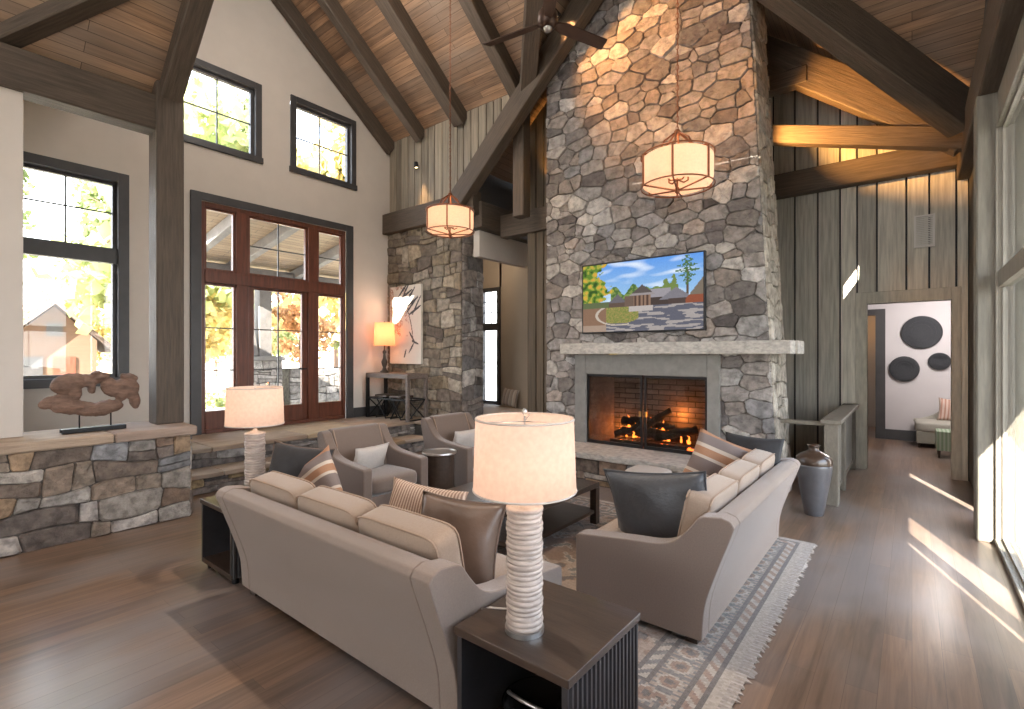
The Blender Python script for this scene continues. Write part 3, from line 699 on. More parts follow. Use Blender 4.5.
g.box(-.55, .55, .07, .085, .44, .50); g.obj('fire_grate', M['black'], FP)
fm = emis('flame_glow', (1, .22, .03), 2.6); fm2 = emis('ember_glow', (1, .14, .02), 3)
rr = random.Random(4)
for i in range(20):
    x = rr.choice([-.40, -.33, -.2, .0, .1, .18, .26, .42, .52]) + rr.uniform(-.05, .05); y = rr.uniform(.14, .42); h = rr.uniform(.04, .13); w = rr.uniform(.012, .026)
    P = [(x + math.sin(q * 2 + i) * .004 * q, y, .53 + (.1 if y > .3 else 0) + h * q / 4 * 1.3) for q in range(6)]
    G().tube(P, [w * 1.0, w * 1.2, w, w * .7, w * .4, w * .1], 7).obj('flame', fm, FP, smooth=True)
g = G()
for i in range(60): 
    x, y = rr.uniform(-.6, .6), rr.uniform(.06, .42); g.ell((x, y, .435), (rr.uniform(.012, .03), .02, .012), 6, 4)
g.obj('embers', fm2, FP)['kind'] = 'stuff'

for lx in (-.5, .35):
    ld = bpy.data.lights.new('fire_glow', 'POINT'); ld.energy = 5; ld.color = (1, .30, .06); ld.shadow_soft_size = .06
    lo = bpy.data.objects.new('fire_glow', ld); COL.objects.link(lo); lo.parent = FP; lo.location = (lx, .40, .86 if lx > 0 else .62)
# ------------------------------------------------------------------ television
TV = thing('television', 'wide flat television above the mantel showing a timber lodge and its driveway', 'television', (-2.87, 6.33, 2.0))
G().box(-.875, .875, -.02, .03, 0, .99).obj('bezel', M['black'], TV, bevel=.004, seg=1)
G().box(-.3, .3, .03, .07, .3, .7).obj('wall_mount', M['black'], TV)
from mathutils import noise as _nz
def NZ(p): return _nz.noise(p)
def tvpix(u, v):
    r = random.Random(int(u * 997) * 131 + int(v * 991)); n = r.uniform(-.06, .06)
    hz = .42
    s = 0
    if v > hz + .02:
        q = max(0, NZ((u * 5, v * 12, 1))) * 1.2; c = tuple(a * (1 - q) + b * q for a, b in zip((.10 + .3 * (1 - v), .26 + .32 * (1 - v), .62), (.7, .75, .8)))
        if .26 < u < .74 and v < .60 + NZ((u * 12, 0, 3)) * .16: c = (.07, .13, .04) if NZ((u * 40, v * 30, 5)) > 0 else (.16, .22, .07)
        if u > .70 and v < .68 + NZ((u * 30, v * 20, 8)) * .2 and u < .82: c = (.14, .19, .06)
        if abs(u - .885) < .008 and v < .8: c = (.10, .07, .05)
        if abs(u - .885) < .05 * (1 - abs(v - .8) / .2) * (1 + .8 * math.sin(v * 90)) + .012 and .6 < v < .99: c = (.07, .13, .05) if NZ((u * 60, v * 60, 2)) > -.15 else c
        if u < .2 + .05 * math.sin(v * 13) + NZ((u * 20, v * 20, 6)) * .08: q = NZ((u * 22, v * 16, 7)); c = (.50, .30, .05) if q > .25 else (.30, .30, .05) if q > 0 else (.10, .18, .03) if q > -.3 else (.04, .08, .02)
    else: c = (.10, .12, .06)
    def tri(cx, w, b, h): return abs(u - cx) < w * (1 - (v - b) / h) and b < v < b + h
    if .24 < u < .40 and .33 < v < .42: c = (.10, .07, .055)
    if tri(.32, .085, .41, .13): c = (.12, .11, .12)
    if .38 < u < .62 and .35 < v < .50: c = (.13, .09, .07)
    if .60 < u < .76 and .35 < v < .46: c = (.06, .045, .04)
    if .60 < u < .76 and .46 < v < .57: c = (.26, .24, .26)
    if .46 < u < .60 and .35 < v < .52: c = (.22, .14, .10) if int(u * 60) % 2 else (.08, .05, .04)
    if tri(.53, .11, .50, .15): c = (.09, .075, .07) if v > .53 else (.25, .22, .22)
    if tri(.80, .13, .42, .16): c = (.17, .16, .18)
    if .74 < u < .88 and .34 < v < .43: c = (.07, .05, .045)
    if u > .87 and v < .40 + (u - .87) * 2.2 and v > .34: c = (.16, .13, .10) if v > .46 else (.22, .07, .04)
    if v < .35:
        q = NZ((u * 7, v * 30, 4)); c = (.30, .27, .26) if q > .06 else (.10, .10, .125)
        if u < .5 and v > .12 and ((u - .33) / .19) ** 2 + ((v - .24) / .13) ** 2 < 1: c = r.choice([(.28, .22, .08), (.14, .18, .05), (.2, .2, .06)])
        if u < .22: c = (.20, .12, .08) if v > .1 else (.30, .22, .17)
        if abs(((u - .33) / .2) ** 2 + ((v - .24) / .15) ** 2 - 1) < .12 and u < .42: c = (.42, .36, .30)
        if .42 < u < .62 and v > .28: c = (.38, .34, .32)
    return tuple(max(0, min(1, x * (1 + n))) for x in c)
def picture(name, w, h, nx, ny, fn, y, z0, m, parent):
    V = [(-w / 2 + w * i / nx, y, z0 + h * j / ny) for j in range(ny + 1) for i in range(nx + 1)]
    Fc = [(j * (nx + 1) + i, j * (nx + 1) + i + 1, (j + 1) * (nx + 1) + i + 1, (j + 1) * (nx + 1) + i) for j in range(ny) for i in range(nx)]
    cols = [fn((i + .5) / nx, (j + .5) / ny) for j in range(ny) for i in range(nx)]
    return mk(name, V, Fc, m, parent, cols=cols)
picture('screen', 1.71, .95, 170, 94, tvpix, -.022, .02, emis('tv_screen', (1, 1, 1), .62, 'col'), TV)

# ------------------------------------------------------------------ soft furniture
def rbox(g, c, s, k=5, n=8, puff=(0, 0, 0), mi=0):
    """rounded, slightly puffed cushion block; c centre, s half sizes"""
    idx = {}; V = []; Fc = []
    def vid(i, j, l):
        if (i, j, l) not in idx:
            p = [2 * i / n - 1, 2 * j / n - 1, 2 * l / n - 1]
            L = (sum(abs(q) ** k for q in p)) ** (1 / k); q = [x / L for x in p]
            q = [math.copysign(min(1, abs(x)), x) for x in q]
            bul = [1 + puff[a] * math.prod(math.cos(q[b] * PI / 2) for b in range(3) if b != a) for a in range(3)]
            idx[(i, j, l)] = len(V); V.append(tuple(c[a] + s[a] * q[a] * bul[a] for a in range(3)))
        return idx[(i, j, l)]
    for a in range(n):
        for b in range(n):
            for e in (0, n):
                Fc.append([vid(a, b, e), vid(a + 1, b, e), vid(a + 1, b + 1, e), vid(a, b + 1, e)])
                Fc.append([vid(a, e, b), vid(a + 1, e, b), vid(a + 1, e, b + 1), vid(a, e, b + 1)])
                Fc.append([vid(e, a, b), vid(e, a + 1, b), vid(e, a + 1, b + 1), vid(e, a, b + 1)])
    return g.add(V, Fc, mi=mi)

def sup(a, b, k, n=40):
    P = []
    for i in range(n):
        t = 2 * PI * i / n; x, y = math.cos(t), math.sin(t); L = (abs(x) ** k + abs(y) ** k) ** (1 / k); P.append((a * x / L, b * y / L))
    return P

def shell(g, prof, x0, x1, rnd_=.0):
    g.prism(prof, 'x', x0, x1)

def catmull(P, n=4):
    out = []
    for i in range(len(P) - 1):
        p0, p1, p2, p3 = P[max(i - 1, 0)], P[i], P[i + 1], P[min(i + 2, len(P) - 1)]
        for k in range(n):
            t = k / n
            out.append(tuple(.5 * (2 * p1[a] + (p2[a] - p0[a]) * t + (2 * p0[a] - 5 * p1[a] + 4 * p2[a] - p3[a]) * t * t + (3 * p1[a] - p0[a] - 3 * p2[a] + p3[a]) * t ** 3) for a in range(2)))
    out.append(P[-1]); return out

def sofa(name, label, loc, rz, L, group):
    """local: back at y=0, front towards +y, x from 0 to L"""
    t = thing(name, label, 'sofa', loc, rz, group)
    rear = catmull([(.175, .06), (.16, .26), (.10, .46), (.02, .68), (.0, .745)], 4)
    arm = rear + [(.02, .775), (.07, .79), (.17, .775)] + catmull([(.20, .76), (.26, .68), (.34, .60), (.45, .56), (.65, .54), (.99, .50)], 4) + [(1.01, .485), (1.01, .06)]
    for x0, x1 in ((0, .12), (L - .12, L)):
        G().prism(arm, 'x', x0, x1).obj('arm', M['sofa'], t, bevel=.016, seg=3)
    back = rear + [(.02, .775), (.07, .79), (.13, .775), (.19, .70), (.27, .45), (.28, .06)]
    G().prism(back, 'x', .12, L - .12).obj('backrest', M['sofa'], t, bevel=.014, seg=3)
    G().box(.12, L - .12, .28, .98, .06, .30).obj('seat_base', M['sofa'], t, bevel=.015, seg=3)
    n = 3; w = (L - .26) / n
    for i in range(n):
        x = .13 + w * (i + .5)
        o = rbox(G(), (0, 0, 0), (w / 2 - .004, .36, .085), 9, 12, (0, 0, .12)).obj('seat_cushion', M['cush'], t, smooth=True); o.location = (x, .64, .385)
        o = rbox(G(), (0, 0, 0), (w / 2 - .004, .085, .225), 9, 16, (.0, .22, .03)).obj('back_cushion', M['cush'], t, smooth=True)
        o.location = (x, .275, .645); o.rotation_euler = (.20, 0, 0)
        for yy in (-.072, .072):
            P = [(a, yy * 1.0, b) for a, b in sup(w / 2 - .005, .224, 9, 64)]
            G().tube(P, .006, 6, True).obj('piping', mat('piping', (.36, .27, .20), .9, .05, 60) if 'piping' not in M else M['piping'], o, smooth=True)
    for x in (.08, L - .08):
        for y in (.25, .93):
            G().prism([(-.035, -.035), (.035, -.035), (.035, .035), (-.035, .035)], 'z', 0, .065).obj('foot', M['darkwood'], t).location = (x, y, 0)
    return t
M['piping'] = mat('piping', (.33, .24, .18), .9, .05, 60)
sofa('sofa', 'beige linen sofa seen from behind, a fluted side table at each end', (-3.72, 1.40, 0), 0, 2.16, 'pair of beige sofas')
sofa('sofa', 'beige linen sofa with its back to the grey stoneware jar and window wall', (-.76, 2.90, 0), PI / 2, 2.10, 'pair of beige sofas')

def armchair(label, loc, rz):
    t = thing('armchair', label, 'armchair', loc, rz, 'pair of taupe armchairs')
    W = .84
    rear = catmull([(.15, .08), (.12, .35), (.05, .62), (0, .84)], 4)
    arm = rear + [(.02, .87), (.07, .88)] + catmull([(.12, .86), (.20, .74), (.30, .65), (.45, .61), (.65, .59), (.83, .575)], 4) + [(.85, .56), (.85, .08)]
    for s, x0 in ((0, 0), (1, W - .11)):
        a = G().prism(arm, 'x', x0, x0 + .11).obj('arm', M['chairf'], t, bevel=.018, seg=3)
    back = rear + [(.02, .88), (.06, .895), (.12, .88), (.20, .70), (.28, .42), (.28, .08)]
    b = G().prism(back, 'x', .11, W - .11).obj('backrest', M['chairf'], t, bevel=.02, seg=3)
    for x in (.125, W - .125):
        G().tube([(x, p[0] + .008, p[1]) for p in [(.115, .885), (.19, .71), (.265, .45)]], .007, 6).obj('piping', M['piping'], b, smooth=True)
    G().box(.11, W - .11, .28, .83, .08, .28).obj('seat_base', M['chairf'], t, bevel=.012, seg=3)
    o = rbox(G(), (0, 0, 0), ((W - .23) / 2, .30, .085), 6, 10, (0, 0, .12)).obj('seat_cushion', M['chairf'], t, smooth=True); o.location = (W / 2, .56, .37)
    G().lathe([(.28, 0), (.28, .03), (.1, .035), (.1, .08)], 28, (W / 2, .45, 0)).obj('swivel_base', M['black'], t)
    return t
armchair('taupe armchair with white lumbar pillow, nearer the camera, left of the drum table', (-5.01, 3.73, 0), -PI / 2)
armchair('taupe armchair beyond the drum table, partly behind the large lit lampshade', (-5.01, 5.18, 0), -PI / 2)

def pillow(name, label, w, h, d, m, loc, rot, group=None, n=18, edge=None, cat='pillow'):
    V = []; Fc = []
    for s in (1, -1):
        for j in range(n + 1):
            for i in range(n + 1):
                u, v = 2 * i / n - 1, 2 * j / n - 1
                th = d / 2 * (max(0, (1 - u * u) * (1 - v * v))) ** .42
                th *= 1 + .10 * math.sin(u * 5 + v * 3 + w * 9)
                x = w / 2 * u * (1 - .09 * (1 - v * v) * u * u); z = h / 2 * v * (1 - .09 * (1 - u * u) * v * v)
                V.append((x, s * th, z))
    N = (n + 1) ** 2
    for s in (0, 1):
        for j in range(n):
            for i in range(n):
                a = s * N + j * (n + 1) + i; Fc.append((a, a + 1, a + n + 2, a + n + 1))
    o = mk(name, V, Fc, m, smooth=True)
    bm = bmesh.new(); bm.from_mesh(o.data); bmesh.ops.remove_doubles(bm, verts=bm.verts, dist=.0008); bmesh.ops.recalc_face_normals(bm, faces=bm.faces); bm.to_mesh(o.data); bm.free()
    o.location = loc; o.rotation_euler = rot; setp(o, label, cat, group)
    if edge:
        P = []
        K = 14
        for k in range(4 * K):
            q = k / K; sd = int(q); f = 2 * (q - sd) - 1
            u, v = ((f, -1), (1, f), (-f, 1), (-1, -f))[sd]
            P.append((w / 2 * u * (1 - .09 * (1 - v * v) * u * u), 0, h / 2 * v * (1 - .09 * (1 - u * u) * v * v)))
        G().tube(P, .006, 6, True).obj('piping', edge, o, smooth=True)
    return o
STR = [(0, (.36, .19, .11)), (.16, (.55, .47, .39)), (.22, (.20, .155, .14)), (.50, (.55, .47, .39)), (.56, (.36, .19, .11)), (.72, (.52, .44, .36)), (.80, (.19, .15, .14))]
ms1 = striped('rust_grey_stripe', STR, .36, 2); ms2 = striped('rust_grey_stripe_wide', STR, .42, 2)
mrib = striped('ribbed_cream_stripe', [(0, (.60, .46, .36)), (.5, (.30, .19, .14))], .022, 0)
mns = striped('ticking_stripe', [(0, (.42, .36, .30)), (.4, (.26, .23, .22)), (.6, (.52, .47, .41))], .09, 0)
pillow('throw_pillow', 'dark charcoal pillow in the far left corner of the left sofa', .50, .48, .17, M['navy'], (-3.66, 1.95, .77), (-.30, .1, .55), edge=M['leather'])
pillow('throw_pillow', 'rust and grey striped pillow leaning at the far end of the left sofa', .45, .45, .15, ms1, (-3.44, 1.98, .72), (-.32, -.62, .40))
pillow('throw_pillow', 'brown satin leather pillow beside the large lamp at the near end of the left sofa', .52, .46, .19, M['leather'], (-1.93, 1.93, .69), (-.30, .03, .28), edge=M['leather'])
pillow('throw_pillow', 'cream pillow with fine ribbed stripes behind the brown leather pillow', .60, .40, .14, mrib, (-2.36, 2.06, .70), (-.34, .03, .15))
pillow('throw_pillow', 'large slate grey satin pillow leaning on the near arm of the right sofa', .72, .52, .22, M['satin'], (-1.30, 3.18, .69), (.22, -.13, -.05), edge=M['satin'])
pillow('throw_pillow', 'rust and grey striped pillow at the fireplace end of the right sofa', .50, .50, .16, ms2, (-1.33, 4.55, .73), (-.25, .38, .28))
pillow('throw_pillow', 'charcoal velvet pillow behind the striped one at the fireplace end of the right sofa', .48, .46, .15, M['navy'], (-1.10, 4.76, .76), (-.2, .05, .1))
pillow('lumbar_pillow', 'white linen lumbar pillow on the armchair nearer the camera', .46, .30, .13, M['white'], (-4.60, 3.28, .57), (-.32, 0, -PI / 2 + .1), 'lumbar pillows on the armchairs', edge=M['white'])
pillow('lumbar_pillow', 'white linen lumbar pillow on the armchair beyond the drum table', .46, .30, .13, M['white'], (-4.60, 4.76, .57), (-.32, 0, -PI / 2), 'lumbar pillows on the armchairs', edge=M['white'])
pillow('throw_pillow', 'small striped pillow on the window bench behind the stone pier', .42, .38, .13, mns, (-6.55, 8.12, .80), (-.2, .1, 0))
o = rbox(G(), (0, 0, 0), (.85, .55, .05), 8, 8).obj('bench_cushion', M['white'], None, smooth=True); o.location = (-6.6, 7.62, .54)
setp(o, 'pale flat seat cushion on the stone window bench behind the pier', 'cushion')
t = thing('footstool', 'low pale upholstered stool in front of the stone hearth', 'stool', (-2.26, 5.22, 0))
rbox(G(), (0, 0, .38), (.23, .20, .07), 4, 10, (0, 0, .1)).obj('seat', M['white'], t, smooth=True)
for sx in (-1, 1):
    for sy in (-1, 1): G().tube([(sx * .15, sy * .12, .33), (sx * .17, sy * .14, 0)], [.02, .014], 8).obj('leg', M['darkwood'], t, smooth=True)

# ------------------------------------------------------------------ tables and lamps
def side_table(label, loc, W=.57, D=.60, H=.55):
    t = thing('side_table', label, 'side table', loc, 0, 'fluted cube side tables at the ends of the left sofa')
    G().box(0, W, 0, D, H - .035, H).obj('table_top', M['darkwood'], t, bevel=.004, seg=2)
    G().box(.01, W - .01, .01, D - .01, .05, .085).obj('bottom_shelf', M['darkwood'], t)
    for x0, x1 in ((.01, .035), (W - .035, W - .01)):
        g = G().box(x0, x1, .01, D - .01, .085, H - .035); n = 17; w = (D - .03) / n
        for i in range(n):
            y = .015 + w * i; xa = x0 if x0 < .1 else x1; s = -1 if x0 < .1 else 1
            g.prism([(xa, y + .004), (xa + s * .009, y + w * .3), (xa + s * .009, y + w * .7), (xa, y + w - .004)], 'z', .055, H - .037)
        g.obj('fluted_side', M['fluted'], t)
    g = G()
    g.box(.035, W - .035, D - .03, D - .012, .085, H - .035)
    n = 16; w = (W - .08) / n
    for i in range(n):
        x = .04 + i * w; g.prism([(x + .003, D - .03), (x + w * .3, D - .037), (x + w * .7, D - .037), (x + w - .003, D - .03)], 'z', .085, H - .036)
    g.obj('back_panel', M['fluted'], t)
    for x in (.06, W - .06):
        for y in (.06, D - .06): G().lathe([(.022, 0), (.024, .02), (.024, .05)], 12, (x, y, 0)).obj('foot', M['black'], t)
    return t
T1 = side_table('dark wood cube side table with fluted sides in the foreground', (-1.515, 1.50, 0))
T2 = side_table('dark wood cube side table at the far left end of the left sofa', (-4.44, 1.56, 0))
t = thing('bowl', 'glossy black bowl with a thin rim handle inside the foreground side table', 'bowl', (-1.24, 1.75, .086))
g = G().lathe([(.05, 0), (.07, .005), (.13, .05), (.165, .11), (.17, .13), (.16, .13), (.12, .055), (.04, .015)], 32); g.obj('bowl_body', mat('gloss_black', (.015, .013, .012), .12, .05, 5, coat=.5), t, smooth=True)
G().tube([(-.15 , -.03 + .0, .125), (-.10, -.1, .18), (0, -.13, .20), (.10, -.1, .18), (.15, -.03, .125)], .008, 8).obj('handle', M['metalg'], t, smooth=True)

def table_lamp(label, loc, energy, group):
    t = thing('table_lamp', label, 'lamp', loc, 0, group)
    pr = [(.078, 0), (.080, .012), (.070, .02)]
    n = 24; z = .02; dz = .50 / n
    for i in range(n):
        k = .072 + .0025 * math.sin(i * 1.7); pr += [(k - .002, z + .0005), (k + .003, z + dz * .2), (k + .005, z + dz * .5), (k + .003, z + dz * .8), (k - .002, z + dz - .0005)]; z += dz
    pr += [(.045, .525), (.02, .535), (.012, .56)]
    G().lathe(pr, 40).obj('ribbed_column', M['ceramic'], t, smooth=True)
    G().lathe([(.082, 0), (.082, .02), (.074, .021)], 32).obj('base_plate', M['metalg'], t)
    G().lathe([(.205, .585), (.2155, .585), (.205, .885), (.195, .885)][0:4], 56, caps=False).obj('lamp_shade', M['shade'], t, smooth=True)
    for r, z in ((.2145, .588), (.2045, .882)): G().tube([(r * math.cos(2 * PI * i / 48), r * math.sin(2 * PI * i / 48), z) for i in range(48)], .0045, 6, True).obj('shade_trim', M['white'], t, smooth=True)
    g = G().tube([(0, 0, .56), (0, 0, .90)], .004, 6)
    for k in range(3): a = 2 * PI * k / 3; g.tube([(0, 0, .87), (.203 * math.cos(a), .203 * math.sin(a), .875)], .0025, 5)
    g.ell((0, 0, .91), (.011, .011, .016)); g.obj('finial', M['metalg'], t, smooth=True)
    G().ell((0, 0, .70), (.028, .028, .042)).obj('bulb', M['bulb'], t, smooth=True)
    ld = bpy.data.lights.new('lamp_light', 'POINT'); ld.energy = energy * .13; ld.color = (1, .66, .44); ld.shadow_soft_size = .05
    lo = bpy.data.objects.new('lamp_light', ld); COL.objects.link(lo); lo.parent = t; lo.location = (0, 0, .76)
    return t
table_lamp('large lit table lamp with ribbed cream column on the foreground side table', (-1.265, 1.665, .55), 10, 'ribbed ceramic table lamps')
table_lamp('lit table lamp with ribbed column before the entry steps, beyond the left sofa', (-4.15, 1.86, .55), 10, 'ribbed ceramic table lamps')
o = G().tube([(-1.265 - .07, 1.69, .556), (-1.37, 1.74, .557), (-1.42, 1.74, .557), (-1.49, 1.70, .557), (-1.535, 1.70, .54), (-1.54, 1.72, .3), (-1.54, 1.74, .01)], .0045, 8).obj('lamp_cord', M['white'], None, smooth=True)
setp(o, 'white cord running from the large table lamp over the table edge', 'cord')

t = thing('drum_table', 'dark leather drum side table with pale tray top between the two armchairs', 'side table', (-4.32, 4.04, 0))
G().lathe([(.17, 0), (.175, .02), (.175, .53), (.165, .545)], 36).obj('drum_body', M['darkwood'], t, bevel=.004, seg=1)
G().lathe([(.0, .545), (.20, .545), (.205, .555), (.20, .57), (.19, .57), (.185, .56), (0, .558)], 36).obj('tray_top', M['metalg'], t)

t = thing('coffee_table', 'low dark wood coffee table with an open lower shelf between the sofas', 'coffee table', (-3.45, 3.15, 0))
W, D, H = 1.0, 1.32, .42
G().box(0, W, 0, D, H - .05, H).obj('table_top', M['darkwood'], t, bevel=.004, seg=1)
G().box(.02, W - .02, .02, D - .02, .12, .15).obj('lower_shelf', M['darkwood'], t)
for x in (0, W - .07):
    for y in (0, D - .07): G().box(x, x + .07, y, y + .07, 0, H - .05).obj('leg', M['darkwood'], t, bevel=.003, seg=1)
# console with lamp and painting at the pier
t = thing('console_table', 'weathered grey console table with crossed iron ends before the stone pier', 'console table', (-8.22, 5.76, .5))
W, D, H = 1.24, .48, .85
cw = mat('weathered_wood', (.13, .10, .085), .6, .3, 6, (1, 8, 8), bump=.3)
G().box(0, W, 0, D, H - .09, H).obj('table_top', cw, t, bevel=.006, seg=1)
for x in (0, W - .055):
    for y in (0, D - .055): G().box(x, x + .055, y, y + .055, 0, H - .09).obj('leg', cw if x else M['black'], t)
for x in (.0, W - .055):
    g = G().box(x + .015, x + .04, .055, D - .055, .0, .025).box(x + .015, x + .04, .055, D - .055, .36, .385)
    g.tube([(x + .028, .05, .02), (x + .028, D - .05, .37)], .012, 6); g.tube([(x + .028, D - .05, .02), (x + .028, .05, .37)], .012, 6)
    g.obj('cross_brace', M['black'], t)
g = G().box(.055, W - .055, D - .05, D - .02, .36, .39).box(.055, W - .055, .02, .05, .36, .385); g.obj('stretcher', M['black'], t)
for i, x in enumerate((-7.86, -7.42)):
    s = thing('folding_stool', ('black crossed-leg stool tucked under the left half of the console' if i == 0 else 'black crossed-leg stool tucked under the right half of the console'), 'stool', (x, 5.98, .5), 0, 'stools under the console')
    G().box(-.17, .17, -.15, .15, .40, .44).obj('seat', M['darkwood'], s, bevel=.008, seg=1)
    for y in (-.13, .13):
        G().tube([(-.15, y, 0), (.15, y, .4)], .013, 6).obj('leg', M['black'], s); G().tube([(.15, y, 0), (-.15, y, .4)], .013, 6).obj('leg', M['black'], s)
    G().tube([(-.15, -.13, .01), (-.15, .13, .01)], .010, 6).obj('foot_bar', M['black'], s); G().tube([(.15, -.13, .01), (.15, .13, .01)], .010, 6).obj('foot_bar', M['black'], s)
t = thing('console_lamp', 'small amber lit lamp with dark turned base on the console table', 'lamp', (-7.98, 6.02, 1.35))
G().lathe([(.08, 0), (.085, .02), (.05, .05), (.03, .10), (.055, .17), (.06, .21), (.03, .28), (.022, .36), (.04, .40), (.015, .44), (.012, .56)], 28).obj('turned_base', mat('dark_bronze', (.05, .033, .022), .4, .2, 10, metal=.3), t, smooth=True)
G().lathe([(.195, .52), (.20, .52), (.185, .965), (.180, .965)], 44, caps=False).obj('lamp_shade', M['shade3'], t, smooth=True)
G().ell((0, 0, .68), (.028, .028, .04)).obj('bulb', M['bulb'], t, smooth=True)
g = G().tube([(0, 0, .56), (0, 0, .98)], .004, 6); g.ell((0, 0, .98), (.01, .01, .014)); g.tube([(-.183, 0, .95), (.183, 0, .95)], .003, 5); g.obj('finial', M['black'], t, smooth=True)
ld = bpy.data.lights.new('console_lamp_light', 'POINT'); ld.energy = 6; ld.color = (1, .48, .2); ld.shadow_soft_size = .05
lo = bpy.data.objects.new('console_lamp_light', ld); COL.objects.link(lo); lo.parent = t; lo.location = (0, 0, .76)

def art(u, v):
    r = random.Random(int(u * 733) * 311 + int(v * 877)); c = [.66, .60, .53]
    n = math.sin(u * 14 + v * 9) + math.sin(v * 23 - u * 11) + math.sin(u * 31 + v * 27) * .6
    if u < .62 and v > .35 and n > .25 and r.random() < .75 * (1.1 - u): c = [.42, .22, .16] if r.random() < .6 else [.30, .20, .17]
    if v > .62:
        for k in range(9):
            cx, cy, a = .45 + .05 * k + .04 * math.sin(k * 3), .96 - .035 * k, .5 + .25 * math.sin(k * 2.1)
            du, dv = u - cx, (v - cy); x = du * math.cos(a) + dv * math.sin(a) * .6; y = -du * math.sin(a) + dv * math.cos(a)
            if (x / .2) ** 2 + (y / .016) ** 2 < 1: c = [.05, .05, .055]
    for cx, cy, a, L in ((.72, .34, -.9, .15), (.82, .27, -.3, .12), (.70, .2, .9, .13), (.50, .13, 1.2, .09)):
        du, dv = u - cx, (v - cy) * 1.6; x = du * math.cos(a) + dv * math.sin(a); y = -du * math.sin(a) + dv * math.cos(a)
        if (x / L) ** 2 + (y / .022) ** 2 < 1: c = [.05, .045, .045]
    if abs(u - (.62 + .12 * math.sin(v * 5))) < .012 and v > .3: c = [.12, .09, .08]
    return c
t = thing('painting', 'tall pale botanical painting with dark leaves on the stone pier', 'painting', (-7.715, 6.33, 1.52))
G().box(-.465, .465, -.02, .025, 0, 1.52).obj('canvas', mat('canvas_edge', (.6, .55, .48), .9, .05, 9), t)
picture('painted_face', .93, 1.52, 70, 114, art, -.0215, 0, mat('painted_canvas', (.6, .6, .6), .8, .04, 20, attr='col'), t)

# ------------------------------------------------------------------ pendants and fan
def pendant(label, x, y, z, E_):
    t = thing('pendant_light', label, 'pendant light', (x, y, z), math.atan2(-y, -x) - .12, 'pair of drum pendants')
    R_, Hh = .285, .28; z0 = 0
    G().lathe([(R_ - .045, z0 + .03), (R_ - .01, z0 + .05), (R_, z0 + .10), (R_, z0 + Hh - .02), (R_ - .012, z0 + Hh), (R_ - .02, z0 + Hh)], 48, caps=False).obj('drum_shade', M['shade2'], t, smooth=True)
    g = G()
    for k in range(6):
        a = 2 * PI * k / 6; c, s = math.cos(a), math.sin(a)
        q = lambda r, zz: (r * c, r * s, zz)
        r0 = R_ - .06
        g.tube([q(R_ + .008, .03), q(R_ + .008, Hh + .01)], .0085, 6)
        g.tube([q(.02, .00), q(R_ + .008, .035)], .007, 6)
        g.tube([q(R_ + .008, Hh + .01), q(.20, Hh + .02), q(.14, Hh + .07), q(.11, Hh + .13), q(.03, Hh + .19), q(.0, Hh + .195)], .008, 6)
    for zz in (.03, Hh + .01): g.tube([((R_ + .008) * math.cos(2 * PI * i / 40), (R_ + .008) * math.sin(2 * PI * i / 40), zz) for i in range(40)], .006, 6, True)
    g.ell((0, 0, Hh + .2), (.03, .03, .03)); g.tube([(0, 0, -.05), (0, 0, .10)], .008, 6); g.ell((0, 0, .0), (.022, .022, .03))
    g.obj('bronze_frame', M['bronze'], t)
    for k in range(4):
        a = 2 * PI * k / 4 + .78; p = (.11 * math.cos(a), .11 * math.sin(a))
        cd = G().tube([(0, 0, .09), (p[0] * .6, p[1] * .6, .075), (p[0], p[1], .10), (p[0], p[1], .16)], .007, 6).obj('candle_arm', M['bronze'], t)
        G().ell((p[0], p[1], .195), (.016, .016, .035), 10, 8).obj('bulb', M['bulb'], cd, smooth=True)
    g = G(); top = zB(y) - z - .02; zz = Hh + .23; k = 0
    while zz < top:
        P = [(.012 * math.cos(a), 0, .026 * math.sin(a)) for a in [2 * PI * i / 8 for i in range(8)]]
        P = [((p[0] if k % 2 else 0), (0 if k % 2 else p[0]), p[2] + zz) for p in P]
        g.tube(P, .0028, 4, True); zz += .043; k += 1
    g.tube([(.006, .004, Hh + .2), (.006, .004, top)], .0025, 4)
    g.obj('chain', M['bronze'], t)
    G().lathe([(.065, top + .03), (.065, top + .0), (.02, top - .03), (.01, top - .04)], 20).obj('canopy', M['bronze'], t)
    ld = bpy.data.lights.new('pendant_glow', 'POINT'); ld.energy = E_; ld.color = (1, .58, .30); ld.shadow_soft_size = .08
    lo = bpy.data.objects.new('pendant_glow', ld); COL.objects.link(lo); lo.parent = t; lo.location = (0, 0, .22)
pendant('glowing drum pendant on a chain in front of the boarded gable wall', -4.39, 4.28, 3.16, 3)
pendant('glowing drum pendant on a chain in front of the stone chimney', -1.53, 4.12, 3.07, 3)

